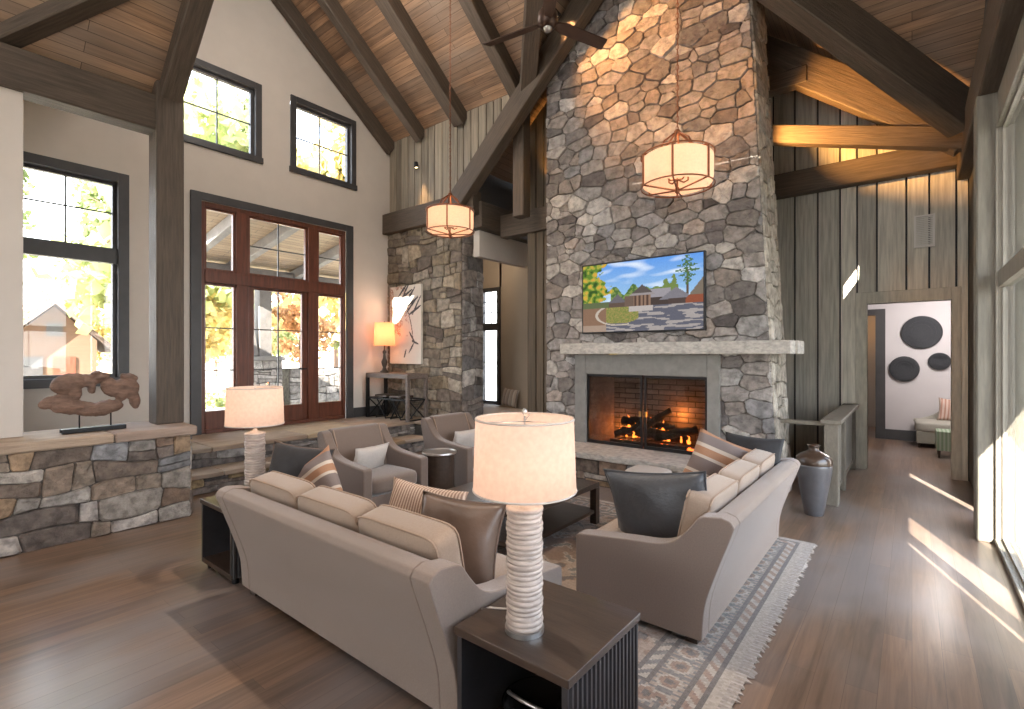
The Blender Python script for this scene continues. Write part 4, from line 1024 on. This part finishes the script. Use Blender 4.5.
t = thing('ceiling_fan', 'dark three-blade ceiling fan hanging from the ridge beam', 'ceiling fan', (-2.93, 4.25, 5.11))
fmt = mat('fan_walnut', (.055, .028, .018), .45, .2, 5, (1, 6, 6))
G().lathe([(.02, 2.3), (.02, .16), (.07, .14), (.10, .10), (.105, .02), (.085, -.03), (.05, -.05)], 28).obj('motor_housing', mat('fan_bronze', (.06, .035, .025), .4, .1, 8, metal=.6), t, smooth=True)
G().lathe([(.0, -.085), (.035, -.08), (.045, -.05)], 20, caps=False).obj('light_cap', M['metalg'], t, smooth=True)
for k in range(3):
    a = math.radians(-51 + 120 * k)
    V = [(.08, -.03, .01), (.2, -.065, .022), (.74, -.07, .022), (.76, .055, -.012), (.2, .06, -.012), (.08, .03, -.0)]
    g = G(); n = len(V); g.add(V + [(p[0], p[1], p[2] + .012) for p in V], [list(range(n))[::-1], list(range(n, 2 * n))] + [(i, (i + 1) % n, n + (i + 1) % n, n + i) for i in range(n)])
    b = g.obj('blade', fmt, t); b.rotation_euler = (0, 0, a)

# small ceiling spots
def spot_fix(label, p, aim, en, size=1.0, col=(1, .60, .28), blend=.6, name='spotlight', vis=True):
    if not vis:
        d = (Vector(aim) - Vector(p)).normalized(); ld = bpy.data.lights.new('spot_beam', 'SPOT'); ld.energy = en; ld.color = col; ld.spot_size = size; ld.spot_blend = blend; ld.shadow_soft_size = .05
        lo = bpy.data.objects.new('spot_beam', ld); COL.objects.link(lo); lo.rotation_mode = 'QUATERNION'; lo.rotation_quaternion = d.to_track_quat('-Z', 'Y'); lo.location = p; return lo
    t = thing(name, label, 'spotlight', p, 0, 'small ceiling spotlights')
    d = (Vector(aim) - Vector(p)).normalized(); q = d.to_track_quat('-Z', 'Y')
    o = G().lathe([(.03, .07), (.04, .06), (.045, -.05), (.040, -.05), (.03, .04)], 18).obj('housing', M['black'], t, smooth=True); o.rotation_mode = 'QUATERNION'; o.rotation_quaternion = q
    o = G().lathe([(.0, -.03), (.034, -.032)], 16, caps=False).obj('lens', emis('spot_lens', (1, .75, .4), 4), t); o.rotation_mode = 'QUATERNION'; o.rotation_quaternion = q
    ld = bpy.data.lights.new('spot_beam', 'SPOT'); ld.energy = en; ld.color = col; ld.spot_size = size; ld.spot_blend = blend; ld.shadow_soft_size = .04
    lo = bpy.data.objects.new('spot_beam', ld); COL.objects.link(lo); lo.parent = t; lo.rotation_mode = 'QUATERNION'; lo.rotation_quaternion = q; lo.location = d * .07
    return t
spot_fix('tiny bright spotlight on the sloped ceiling right of the left pendant chain', (-4.80, 4.95, zB(4.95) - .09), (-5.2, 6.3, 1), 120, .9)
spot_fix('small spotlight on the boarded wall above the stone pier', (-7.38, 6.30, 5.30), (-7.0, 6.25, 3.0), 60, .8)
spot_fix('small spotlight beside the fan lighting the upper chimney stone', (-3.62, 4.9, 6.75), (-2.9, 6.4, 6.0), 620, 1.3, (1, .42, .10), vis=False)
spot_fix('small spotlight beside the fan in front of the upper chimney stone', (-3.95, 5.95, 6.55), (-3.6, 6.4, 5.9), 25, 1.2, (1, .5, .2))
spot_fix('spotlight above the chimney lighting its upper right stones', (-2.1, 5.0, 6.6), (-2.2, 6.4, 5.7), 420, 1.3, (1, .42, .10), vis=False)
spot_fix('concealed warm spotlight inside the right truss', (-1.75, 7.3, 4.5), (.1, 8.7, 5.35), 330, 1.32, (1, .48, .13), vis=False)
spot_fix('ceiling spotlight high over the left sofa', (-2.6, 3.6, 7.2), (-2.7, 2.0, 0), 420, 1.15, (1, .86, .70), 1.0, vis=False)
spot_fix('concealed warm spotlight beside the chimney in the left truss', (-4.62, 6.9, 4.55), (-4.9, 7.6, 5.6), 60, 1.3, (1, .5, .12), vis=False)

# ------------------------------------------------------------------ rug
def rugc(u, v, W, D):
    """u along world x from the left edge (m), v along y (m)"""
    du = min(u, W - u); dv = min(v, D - v); e = min(du - .07, dv)
    iv, sl, rs, dkc, bg = (.48, .41, .34), (.17, .165, .16), (.30, .185, .13), (.11, .095, .09), (.40, .31, .245)
    r = random.Random(int(u * 1000) * 7919 + int(v * 1000)); n = r.uniform(.82, 1.12)
    S = math.sin
    if du < .07: c = (.52, .45, .39) if int(v / .017) % 2 else (.38, .32, .27)
    elif e < .05: c = iv
    elif e < .075: c = dkc
    elif e < .14: c = iv if S((u + v) * 60) > 0 else rs
    elif e < .165: c = dkc
    elif e < .33:
        s = (v if du - .07 < dv else u) / .16; k = s - math.floor(s) - .5; q = (e - .2475) / .083
        d = math.hypot(k * 2.1, q)
        c = sl
        if d < .85: c = iv if d > .62 else (rs if d > .30 else dkc)
        elif abs(S(s * 6.283 * 2)) > .75 and abs(q) > .5: c = bg
    elif e < .35: c = dkc
    elif e < .41: c = iv if S((u - v) * 60) > 0 else sl
    elif e < .43: c = dkc
    else:
        x, y = u - W / 2, v - D / 2
        a = S(x * 17) * S(y * 17) + .6 * S(x * 31 + S(y * 9) * 2) * S(y * 29) + .35 * S(x * 61 + y * 13) * S(y * 57)
        c = bg
        if a > .75: c = sl
        elif a > .5: c = iv
        elif a < -.8: c = dkc
        elif a < -.5: c = rs
        d = abs(x) / 1.05 + abs(y) / .75 + .05 * S(x * 25) * S(y * 25)
        if d < 1 and a < .4: c = tuple(q * .8 for q in rs) if d < .45 else (c if d < .93 else dkc)
    w = .5 + .5 * S(u * 3.1 + 1) * S(v * 2.7 + 2); c = tuple(q * (1 - .18 * w) + .4 * .18 * w for q in c); c = tuple(q * .80 + k_ * .20 for q, k_ in zip(c, (.27, .21, .17)))
    return tuple(q * n for q in c)
RW, RD = 3.66, 3.05; rx0, ry0 = -4.32, 2.12
nx, ny = 268, 224
V = [(RW * i / nx - RW / 2, RD * j / ny - RD / 2, .012) for j in range(ny + 1) for i in range(nx + 1)]
Fc = [(j * (nx + 1) + i, j * (nx + 1) + i + 1, (j + 1) * (nx + 1) + i + 1, (j + 1) * (nx + 1) + i) for j in range(ny) for i in range(nx)]
# irregular fringe: the outermost column of vertices is jagged
rnd = random.Random(8)
for j in range(ny + 1):
    V[j * (nx + 1) + nx] = (RW / 2 + rnd.uniform(-.03, .02), V[j * (nx + 1) + nx][1], .003); V[j * (nx + 1)] = (-RW / 2 + rnd.uniform(-.02, .03), V[j * (nx + 1)][1], .003)
cols = [rugc(RW * (i + .5) / nx, RD * (j + .5) / ny, RW, RD) for j in range(ny) for i in range(nx)]
rug = mk('area_rug', V, Fc, mat('woven_rug', (.4, .4, .4), .97, .12, 40, bump=.4, bscale=220, attr='col', sheen=.2), cols=cols)
rug.location = (rx0 + RW / 2, ry0 + RD / 2, 0); setp(rug, 'faded oriental area rug with medallion border and pale fringe under the sofas', 'rug')

# ------------------------------------------------------------------ jar, stair rail, vent
t = thing('floor_jar', 'tall grey stoneware floor jar with bronze glazed shoulder behind the right sofa', 'jar', (-.815, 6.16, 0))
G().lathe([(.085, 0), (.09, .01), (.115, .15), (.14, .30), (.162, .44), (.172, .52), (.170, .545)], 40).obj('jar_body', mat('grey_stoneware', (.085, .083, .09), .35, .12, 10, bump=.1, coat=.2), t, smooth=True)
G().lathe([(.171, .54), (.173, .56), (.168, .60), (.14, .635), (.08, .665), (.055, .68), (.045, .70), (.05, .725), (.065, .74), (.055, .742), (.035, .70)], 40, caps=False).obj('glazed_shoulder', mat('bronze_glaze', (.055, .033, .022), .3, .25, 14, coat=.4), t, smooth=True)

rl = mat('rail_wood', (.17, .15, .12), .6, .2, 5, (6, 6, 2), bump=.2)
t = thing('stair_railing', 'grey wood stair railing with square newel between chimney and doorway', 'railing', (-.70, 6.9, 0))
G().box(-.08, .06, -.28, -.12, 0, .92).obj('newel_post', rl, t, bevel=.006, seg=1)
G().box(-.11, .09, -.32, 2.10, .92, .965).obj('cap_rail', rl, t, bevel=.006, seg=1)
G().box(-.03, .02, -.12, 2.1, .10, .14).obj('bottom_rail', rl, t)
G().box(-.06, .05, .55, .68, 0, .92).obj('newel_post', rl, t, bevel=.006, seg=1)
G().box(-.06, .05, 2.0, 2.12, 0, .92).obj('newel_post', rl, t, bevel=.006, seg=1)
G().box(-.03, .01, .68, 2.0, .14, .92).obj('infill_panel', mat('grey_panel', (.17, .17, .155), .5, .1, 5), t)
G().box(-.03, .01, -.12, .55, .14, .92).obj('infill_panel', M['efr'], t)
G().box(-.60, -.08, -.24, -.17, .885, .93).obj('side_rail', rl, t, bevel=.004, seg=1)
G().box(-.60, -.55, -.23, -.18, 0, .885).obj('baluster', rl, t)

t = thing('wall_vent', 'white rectangular vent high on the grey board wall above the doorway', 'vent', (.135, 9.06, 3.2))
g = G().box(-.115, -.09, -.02, .01, 0, .45).box(.09, .115, -.02, .01, 0, .45).box(-.09, .09, -.02, .01, 0, .025).box(-.09, .09, -.02, .01, .425, .45); g.obj('vent_frame', M['ivory'], t)
g = G()
for i in range(16): g.box(-.09, .09, -.012, .0, .03 + i * .025, .045 + i * .025)
g.obj('slats', mat('vent_slats', (.7, .68, .64), .6, .05, 5), t)

# ------------------------------------------------------------------ driftwood sculpture
t = thing('driftwood_sculpture', 'reddish driftwood burl on a black stand on the stone half wall', 'sculpture', (-6.25, 1.25, .955)); t.scale = (1.1, 1.05, 1.12)
G().box(-.045, .045, -.22, .25, 0, .035).obj('stand_base', M['black'], t, bevel=.003, seg=1)
for y in (-.09, .14): G().tube([(0, y, .03), (0, y, .24)], .006, 8).obj('stand_rod', M['black'], t, smooth=True)
L_ = [(-.26, .27, .11, .05, .3), (-.15, .22, .14, .06, -.1), (-.02, .19, .15, .06, -.15), (.10, .20, .13, .055, .1), (-.16, .42, .13, .075, .25), (-.04, .44, .10, .05, 0), (.06, .47, .07, .035, .2), (.12, .40, .06, .05, .3),
      (.17, .36, .09, .07, -.1), (.26, .36, .10, .085, 0), (.32, .26, .045, .085, .2), (.28, .46, .07, .03, -.2), (.0, .38, .03, .05, 0), (.03, .50, .04, .02, 0), (-.12, .34, .05, .06, 0), (.22, .30, .05, .05, .0)]
g = G()
for y, z, a, b, r in L_:
    gg = G().ell((0, 0, 0), (.055 + .01 * math.sin(y * 30), a * 1.08, b * 1.12), 14, 10)
    c, s = math.cos(r), math.sin(r)
    g.add([(p[0], y + p[1] * c - p[2] * s, z + p[1] * s + p[2] * c) for p in gg.V], gg.F)
dw = g.obj('burl', mat('driftwood', (.20, .12, .085), .65, .4, 7, (3, 1, 5), bump=.9, bscale=14), t, smooth=True)
rm = dw.modifiers.new('r', 'REMESH'); rm.mode = 'VOXEL'; rm.voxel_size = .008; rm.use_smooth_shade = True
tx = bpy.data.textures.new('dwn', 'CLOUDS'); tx.noise_scale = .055
dm = dw.modifiers.new('d', 'DISPLACE'); dm.texture = tx; dm.strength = .022; dm.mid_level = .55

# ------------------------------------------------------------------ room seen through the doorway
lav = mat('far_room_paint', (.60, .57, .58), .9, .02, 3)
g = G().box(-.50, 3.2, 12.6, 12.7, 0, 2.9).box(-3.2, -1.45, 12.6, 12.7, 0, 2.9).box(-1.45, -.50, 12.6, 12.7, 2.5, 2.9); g.obj('wall_far_room_back', lav)['kind'] = 'structure'
g = G().box(-3.3, -3.2, 9.2, 13.1, 0, 2.9).box(3.2, 3.3, 9.2, 13.1, 0, 2.9).box(.65, 3.3, 9.1, 9.2, 0, 3).box(-3.3, -4.6, 9.2, 9.3, 0, 3); g.obj('wall_far_room_sides', lav)['kind'] = 'structure'
G().box(-3.3, 3.3, 9.22, 13.1, 2.9, 3.0).obj('ceiling_far_room', lav)['kind'] = 'structure'
g = G().box(-.58, -.42, 12.55, 12.62, 0, 2.62).box(-1.55, -1.40, 12.55, 12.62, 0, 2.62).box(-1.40, -.58, 12.55, 12.62, 2.5, 2.62); g.obj('trim_far_doorway', M['frame'])['kind'] = 'structure'
G().box(-.42, 3.2, 12.57, 12.6, 0, .2).obj('baseboard_far_room', M['frame'])['kind'] = 'structure'
G().box(-3, 0.4, 14.4, 14.5, 0, 2.9).obj('wall_far_closet', M['tan'])['kind'] = 'structure'
G().box(-3.1, -3, 13.1, 14.5, 0, 2.9).box(.4, .5, 13.1, 14.5, 0, 2.9).box(-3.1, .5, 13.1, 14.5, 2.9, 3).obj('wall_far_closet_sides', M['tan'])['kind'] = 'structure'
G().box(-3.2, 3.2, 13.1, 14.5, -.1, 0).obj('floor_closet', M['floor'])['kind'] = 'structure'
plm = mat('hammered_slate', (.055, .058, .066), .5, .3, 30, bump=.9, bscale=45)
def plate(label, x, z, rx, rz_, hi=False):
    t = thing('wall_plate', label, 'plate', (x, 12.585, z), 0, 'hammered plates on the far room wall')
    o = G().lathe([(.0, .0), (.9, .0), (1.0, .02), (.97, .03), (.75, .012), (0, .010)], 40, caps=False).obj('plate_dish', plm, t, smooth=True)
    o.rotation_euler = (PI / 2, 0, 0); o.scale = (rx, rz_, 1.5)
    r = random.Random(int(x * 100)); g = G()
    for k in range(3): g.tube([(rx * (.9 - .2 * k) * math.cos(2 * PI * i / 36), -.03, rz_ * (.9 - .2 * k) * math.sin(2 * PI * i / 36)) for i in range(36)], .006, 5, True)
    g.obj('rim_ring', plm, t)
plate('large oval dark hammered plate, highest of the three plates through the doorway', .145, 2.13, .315, .32)
plate('round dark plate at lower left of the plate trio through the doorway', -.12, 1.415, .24, .25)
plate('small oval dark plate at the right of the plate trio through the doorway', .41, 1.57, .17, .165)

t = thing('slipper_chair', 'pale grey upholstered chair below the plates in the far room', 'chair', (.52, 12.12, 0))
cf = mat('pale_chair_fabric', (.40, .38, .33), .9, .06, 60, bump=.1)
rbox(G(), (0, 0, .38), (.48, .36, .10), 6, 10, (0, 0, .1)).obj('seat', cf, t, smooth=True)
bk = catmull([(-.50, .46), (-.30, .50), (-.12, .62), (.0, .76), (.2, .84), (.45, .84)], 4)
G().prism(bk + [(.48, .82), (.48, .40), (-.50, .40)], 'y', .28, .40).obj('backrest', cf, t, bevel=.02, seg=3)
G().box(-.46, .46, -.34, .36, .08, .30).obj('seat_base', mat('chair_base_fabric', (.25, .24, .20), .9, .05, 60), t, bevel=.01, seg=2)
for x in (-.42, .42):
    for y in (-.3, .32): G().tube([(x, y, .1), (x, y, 0)], [.025, .016], 8).obj('leg', M['darkwood'], t)
pillow('throw_pillow', 'rose striped pillow on the pale chair in the far room', .42, .42, .13, striped('rose_stripe', [(0, (.42, .22, .17)), (.45, (.58, .45, .38))], .05, 0), (.58, 12.16, .68), (-.25, .1, .1))
t = thing('ottoman', 'green striped square ottoman in the far room doorway', 'ottoman', (.55, 11.0, 0))
G().box(-.24, .24, -.22, .22, .12, .44).obj('ottoman_body', striped('green_ticking', [(0, (.22, .30, .20)), (.5, (.36, .42, .32))], .05, 0), t, bevel=.015, seg=2)
for x in (-.2, .2):
    for y in (-.18, .18): G().tube([(x, y, .12), (x, y, 0)], [.022, .013], 8).obj('leg', M['darkwood'], t)

# baseboard in the entry
G().box(-8.35, -8.32, 5.56, 6.38, .5, .68).obj('baseboard_left', M['frame'])['kind'] = 'structure'

# ------------------------------------------------------------------ outside
gm = mat('pale_ground', (.66, .58, .46), .95, .15, .6, bump=.2)
G().box(-90, -8.56, -60, 60, -.5, -.3).obj('ground', gm)['kind'] = 'structure'
G().box(.77, 60, -60, 60, -.5, -.3).obj('ground_east', mat('lawn', (.19, .18, .145), .95, .2, 1))['kind'] = 'structure'
G().box(-8.7, .7, 9.6, 60, -.5, -.31).obj('ground_north', gm)['kind'] = 'structure'
G().box(-12.5, -8.56, .8, 8.6, -.3, .46).obj('floor_porch', mat('porch_stone', (.45, .42, .38), .9, .1, 3))['kind'] = 'structure'
# porch roof
slab('ceiling_porch_west', [(-8.56, 3.1, 4.45), (-12.4, 3.9, 3.75), (-12.4, 9.2, 3.75), (-8.56, 9.2, 4.45)], (0, 1, 0), planks('porch_planks', (.36, .27, .18), (.28, .20, .13), (.1, .07, .05), .13, 2.3, .7), .08, (0, 0, 1))
pg = mat('porch_grey_timber', (.16, .15, .145), .7, .2, 5)
for y in (3.95, 4.9, 6.4, 8.0): beam(trim(), (-8.6, y, 4.33), (-12.4, y, 3.63), .16, .22, pg, kind='structure')
beam(trim(), (-12.1, 3.9, 3.55), (-12.1, 9.2, 3.55), .24, .34, pg, kind='structure')
for lab, y in (('grey timber porch post outside the French doors on a stone plinth', 5.45),):
    t = thing('porch_post', lab, 'post', (-12.1, y, .46), 0)
    g = G(); courses(g, [[(-.45, 0), (.45, 0), (.45, 1.1), (-.45, 1.1)]], lambda u, v, d: (.35 + d, u, v), 61, .3, .2, [(.45, .42, .38), (.36, .33, .30), (.5, .46, .42)], .02, .03)
    g.box(-.35, .34, -.45, .45, 0, 1.1, (.3, .28, .25)); g.obj('stone_plinth', M['stone'], t)
    G().box(-.4, .42, -.5, .5, 1.1, 1.2).obj('plinth_cap', M['slab'], t)
    G().box(-.14, .14, .02, .3, 1.2, 3.0).obj('post_timber', pg, t); 
    o = beam('post_timber', (0, -.12, 1.2), (0, -.42, 3.0), .26, .26, pg); mw = o.matrix_world.copy(); o.parent = t; o.matrix_basis = mw
g = G(); courses(g, [[(6.1, .46), (8.9, .46), (8.9, 1.35), (6.1, 1.35)]], lambda u, v, d: (-11.8 + d, u, v), 62, .34, .22, [(.45, .42, .38), (.36, .33, .30), (.5, .46, .42)], .02, .03)
g.box(-12.3, -11.81, 6.1, 8.9, .46, 1.35, (.3, .28, .25)); g.obj('wall_porch_low', M['stone'])['kind'] = 'structure'

# trees: pines and autumn broadleaf trees
def crown(seed, r, h, z0, n, s, cone):
    rn = random.Random(seed); V = []; Fc = []; C = []
    cl = [(rn.uniform(-1, 1), rn.uniform(-1, 1), rn.random()) for _ in range(26)]
    for i in range(n):
        cx, cy, cz = rn.choice(cl); k = (1 - cz * .8) if cone else math.sin(.3 + cz * 2.5)
        p = Vector((cx * r * k, cy * r * k, z0 + cz * h)) + Vector((rn.gauss(0, 1), rn.gauss(0, 1), rn.gauss(0, .55))) * r * .20
        a = Vector((rn.uniform(-1, 1), rn.uniform(-1, 1), rn.uniform(-1, 1))).normalized(); b = a.cross(Vector((rn.uniform(-1, 1), rn.uniform(-1, 1), rn.uniform(-1, 1)))).normalized()
        q = len(V); V += [p + a * s, p + b * s * .8, p - a * s, p - b * s * .8]; Fc.append((q, q + 1, q + 2, q + 3))
    return V, Fc
def leafm(name, c):
    m = bpy.data.materials.new(name); m.use_nodes = True; nt = m.node_tree; nt.nodes.clear()
    o = nt.nodes.new('ShaderNodeOutputMaterial'); d = nt.nodes.new('ShaderNodeBsdfDiffuse'); tr = nt.nodes.new('ShaderNodeBsdfTranslucent')
    v = coords(nt); n = nd(nt, 'ShaderNodeTexNoise', Scale=1.2, Detail=3.0); lk(nt, v, n.inputs[0]); r = ramp(nt, n.outputs[0], [(.35, mul(c, .6)), (.65, mul(c, 1.25))])
    lk(nt, r.outputs[0], d.inputs[0]); lk(nt, r.outputs[0], tr.inputs[0]); mx = nt.nodes.new('ShaderNodeMixShader'); mx.inputs[0].default_value = .4
    lk(nt, d.outputs[0], mx.inputs[1]); lk(nt, tr.outputs[0], mx.inputs[2]); lk(nt, mx.outputs[0], o.inputs[0]); return m
LM = [leafm('pine_leaves', (.30, .36, .16)), leafm('yellow_leaves', (.66, .55, .26)), leafm('orange_leaves', (.62, .38, .20)), leafm('olive_leaves', (.46, .50, .24))]
bark = mat('pine_bark', (.22, .14, .10), .95, .3, 3, (4, 4, 1), bump=.5)
CR = []
for k in range(4):
    V, Fc = crown(100 + k, 1.9 if k == 0 else 2.0, 6.5 if k == 0 else 4.6, 6.0 if k == 0 else 1.6, 2600, .17, k == 0)
    me = bpy.data.meshes.new('crown'); me.from_pydata([tuple(v) for v in V], [], Fc); me.materials.append(LM[k]); CR.append(me)
tm = []
for k, (r, h) in enumerate(((.24, 12.0), (.14, 3.6), (.12, 3.4), (.14, 3.8))):
    g = G().tube([(0, 0, 0), (.05, .03, h * .3), (-.03, .05, h * .65), (0, 0, h)], [r, r * .85, r * .6, r * .25], 10)
    if k == 0:
        for j in range(9): a = j * 2.4; z = 5.5 + j * .7; g.tube([(0, 0, z), (1.2 * math.cos(a), 1.2 * math.sin(a), z + .5)], [.06, .015], 5)
    me = bpy.data.meshes.new('trunk'); me.from_pydata(g.V, [], g.F); me.materials.append(bark); tm.append(me)
KN = ['tall pine with bare lower trunk', 'yellow autumn tree', 'orange autumn tree', 'olive green leafy tree']
TR_ = [(0, -22, 1.6, 'outside the left window, left side'), (0, -25, 6.0, 'outside the left window and behind the cabin'), (3, -34, 2.4, 'far behind the left window'), (1, -30, 5.3, 'right of the cabin outside the left window'),
      (0, -20, 9.5, 'beyond the left side light of the French doors'), (1, -24, 11.0, 'beyond the French doors, left'), (2, -28, 14.5, 'beyond the French doors'), (3, -26, 18.0, 'beyond the right side light'),
      (1, -19, 7.2, 'outside the upper left window'), (0, -21, 13.0, 'outside the upper right window'), (2, -34, 10.0, 'on the slope beyond the doors'), (3, -38, 15.0, 'far on the slope beyond the doors'), (1, -33, 22.0, 'far beyond the right side light'),
      (0, -30, 19.0, 'behind the porch post'), (2, -40, 7.0, 'farthest behind the cabin'), (3, -42, 20.0, 'farthest beyond the French doors'), (1, -44, 12.0, 'far beyond the door glass'), (0, -33, 7.8, 'between the left window and the doors'), (3, -19, 16.5, 'nearest the porch right side'), (1, -45, 3.0, 'far behind the left window'), (3, -18, 6.2, 'spreading and large, filling the upper left window'), (1, -19, 12.4, 'spreading and large, filling the upper right window')]
TR = [(k, x * 1.15 - (i % 3) * 2.0, y * 1.2, wh) for i, (k, x, y, wh) in enumerate(TR_)]
for i, (k, x, y, wh) in enumerate(TR):
    t = thing('pine_tree' if k == 0 else 'autumn_tree', KN[k] + ' ' + wh, 'tree', (x, y, -.3), i * 1.3, 'trees outside the west windows')
    s = 1.9 if i >= len(TR_) - 2 else .85 + .35 * ((i * 37) % 10) / 10; t.scale = (s, s, s * (1.15 if k else 1.0))
    for nm, me in (('crown', CR[k]), ('trunk', tm[k])): o = bpy.data.objects.new(nm, me); COL.objects.link(o); o.parent = t
for i, (k, x, y, wh) in enumerate([(0, -9.5, 20.0, 'outside the niche window'), (1, -14, 26.0, 'far outside the niche window'), ]):
    t = thing('pine_tree' if k == 0 else 'autumn_tree', KN[k] + ' ' + wh, 'tree', (x, y, -.3), i, 'trees outside the niche window')
    for nm, me in (('crown', CR[k]), ('trunk', tm[k])): o = bpy.data.objects.new(nm, me); COL.objects.link(o); o.parent = t
# low shrubs
V, Fc = crown(300, .8, .7, .1, 700, .09, False); me = bpy.data.meshes.new('foliage'); me.from_pydata([tuple(v) for v in V], [], Fc); me.materials.append(LM[3])
for i, (x, y) in enumerate([(-15, 3.0), (-16, 5.0), (-17.5, 7.2), (-15.5, 9.0), (-18, 2.0), (-19, 10.8), (-21, 4.2)]):
    o = bpy.data.objects.new('shrub', me); COL.objects.link(o); o.location = (x, y, -.3); o.rotation_euler = (0, 0, i * 1.1); o.scale = (1, 1, .8 + .1 * (i % 3))
    setp(o, 'low olive shrub on the pale ground outside, ' + ['nearest the left window', 'second outward from the left window', 'before the left side light', 'beyond the door glass', 'farther left outside the window', 'far beyond the doors', 'in front of the cabin'][i], 'shrub', 'shrubs outside')
# cabin
t = thing('cabin', 'brown timber cabin with low roof outside the left window', 'cabin', (-29, 4.6, -.3), -.1)
cbm = mat('cabin_boards', (.12, .07, .045), .8, .15, 3, (1, 1, 8)); rfm = mat('cabin_roof', (.11, .08, .07), .85, .15, 4)
G().box(-3, 1.5, -1.5, 1.2, 0, 2.6).obj('cabin_wall', cbm, t)
G().prism([(-1.5, 2.6), (1.2, 2.6), (-.15, 4.0)], 'x', -3, 1.5).obj('gable_wall', cbm, t)
G().prism([(-2.1, 2.25), (-.15, 4.25), (1.8, 2.25), (1.8, 2.10), (-.15, 4.05), (-2.1, 2.10)], 'x', -3.4, 2.1).obj('cabin_roof', rfm, t)
G().box(1.5, 1.56, -.2, .5, 0, 1.9).obj('cabin_door', M['mahog'], t); G().box(1.5, 1.56, -1.1, -.5, 1.0, 1.9).obj('cabin_window', M['frame'], t)
G().box(1.5, 1.56, -.4, .1, 2.75, 3.3).obj('cabin_window', M['frame'], t)

# ------------------------------------------------------------------ light, world, camera
w = bpy.data.worlds.new('World'); SC.world = w; w.use_nodes = True; nt = w.node_tree
bgn = nt.nodes['Background']
tc = nt.nodes.new('ShaderNodeTexCoord'); sp = nt.nodes.new('ShaderNodeSeparateXYZ'); lk(nt, tc.outputs['Generated'], sp.inputs[0])
rp = ramp(nt, sp.outputs[2], [(0.0, (.95, .95, .92)), (.25, (.80, .90, 1.0)), (.8, (.42, .62, .95))])
cn = nd(nt, 'ShaderNodeTexNoise', Scale=3.0, Detail=6.0); lk(nt, tc.outputs['Generated'], cn.inputs[0]); cr = ramp(nt, cn.outputs[0], [(.48, (0, 0, 0)), (.62, (1, 1, 1))])
mx = nd(nt, 'ShaderNodeMix', data_type='RGBA'); lk(nt, cr.outputs[0], mx.inputs[0]); lk(nt, rp.outputs[0], mx.inputs[6]); mx.inputs[7].default_value = (1, 1, 1, 1)
lk(nt, mx.outputs[2], bgn.inputs[0]); bgn.inputs[1].default_value = 4.3
sun = bpy.data.lights.new('sun', 'SUN'); sun.energy = 22; sun.angle = .003; sun.color = (1, .93, .80)
so = bpy.data.objects.new('sun', sun); COL.objects.link(so)
sd = Vector((-.334 * math.cos(math.radians(27)), .943 * math.cos(math.radians(27)), -math.sin(math.radians(27))))
so.rotation_mode = 'QUATERNION'; so.rotation_quaternion = sd.to_track_quat('-Z', 'Y'); so.location = (4, -8, 9)
# added unseen fill lights behind the camera and near the ridge, then far-room light
def dl(name, p, e, col=(1, .84, .68), r=.35):
    ld = bpy.data.lights.new(name, 'POINT'); ld.energy = e; ld.color = col; ld.shadow_soft_size = r
    lo = bpy.data.objects.new(name, ld); COL.objects.link(lo); lo.location = p
dl('rear_fill_left', (-4.6, -1.4, 5.2), 50, (1, .93, .86), .7)
dl('rear_fill_right', (-1.6, -.6, 5.6), 60, (1, .93, .86), .7)
dl('ridge_fill', (-5.6, 3.3, 6.4), 75, (1, .93, .86), .6)
dl('far_room_light', (.6, 11.0, 2.5), 60, (1, .93, .88))
dl('closet_light', (-.9, 13.8, 2.3), 4, (1, .6, .3), .1)
dl('niche_light', (-7.2, 7.9, 3.9), 14, (1, .8, .6), .2)

cam = bpy.data.cameras.new('camera'); cam.sensor_width = 36; cam.lens = 17.578; cam.clip_end = 300
co = bpy.data.objects.new('camera', cam); COL.objects.link(co); co.location = (0, 0, 1.7)
co.rotation_euler = (PI / 2, 0, math.atan2(400, 500)); SC.camera = co
vs = SC.view_settings; SC.display_settings.display_device = 'sRGB'
vs.view_transform = 'Standard'; vs.look = 'None'; vs.exposure = 1.12; vs.gamma = 1; vs.use_curve_mapping = False
cy = SC.cycles; cy.use_denoising = True; cy.max_bounces = 8; cy.diffuse_bounces = 5; cy.glossy_bounces = 4; cy.transparent_max_bounces = 24; cy.sample_clamp_indirect = 6; cy.caustics_reflective = False; cy.caustics_refractive = False
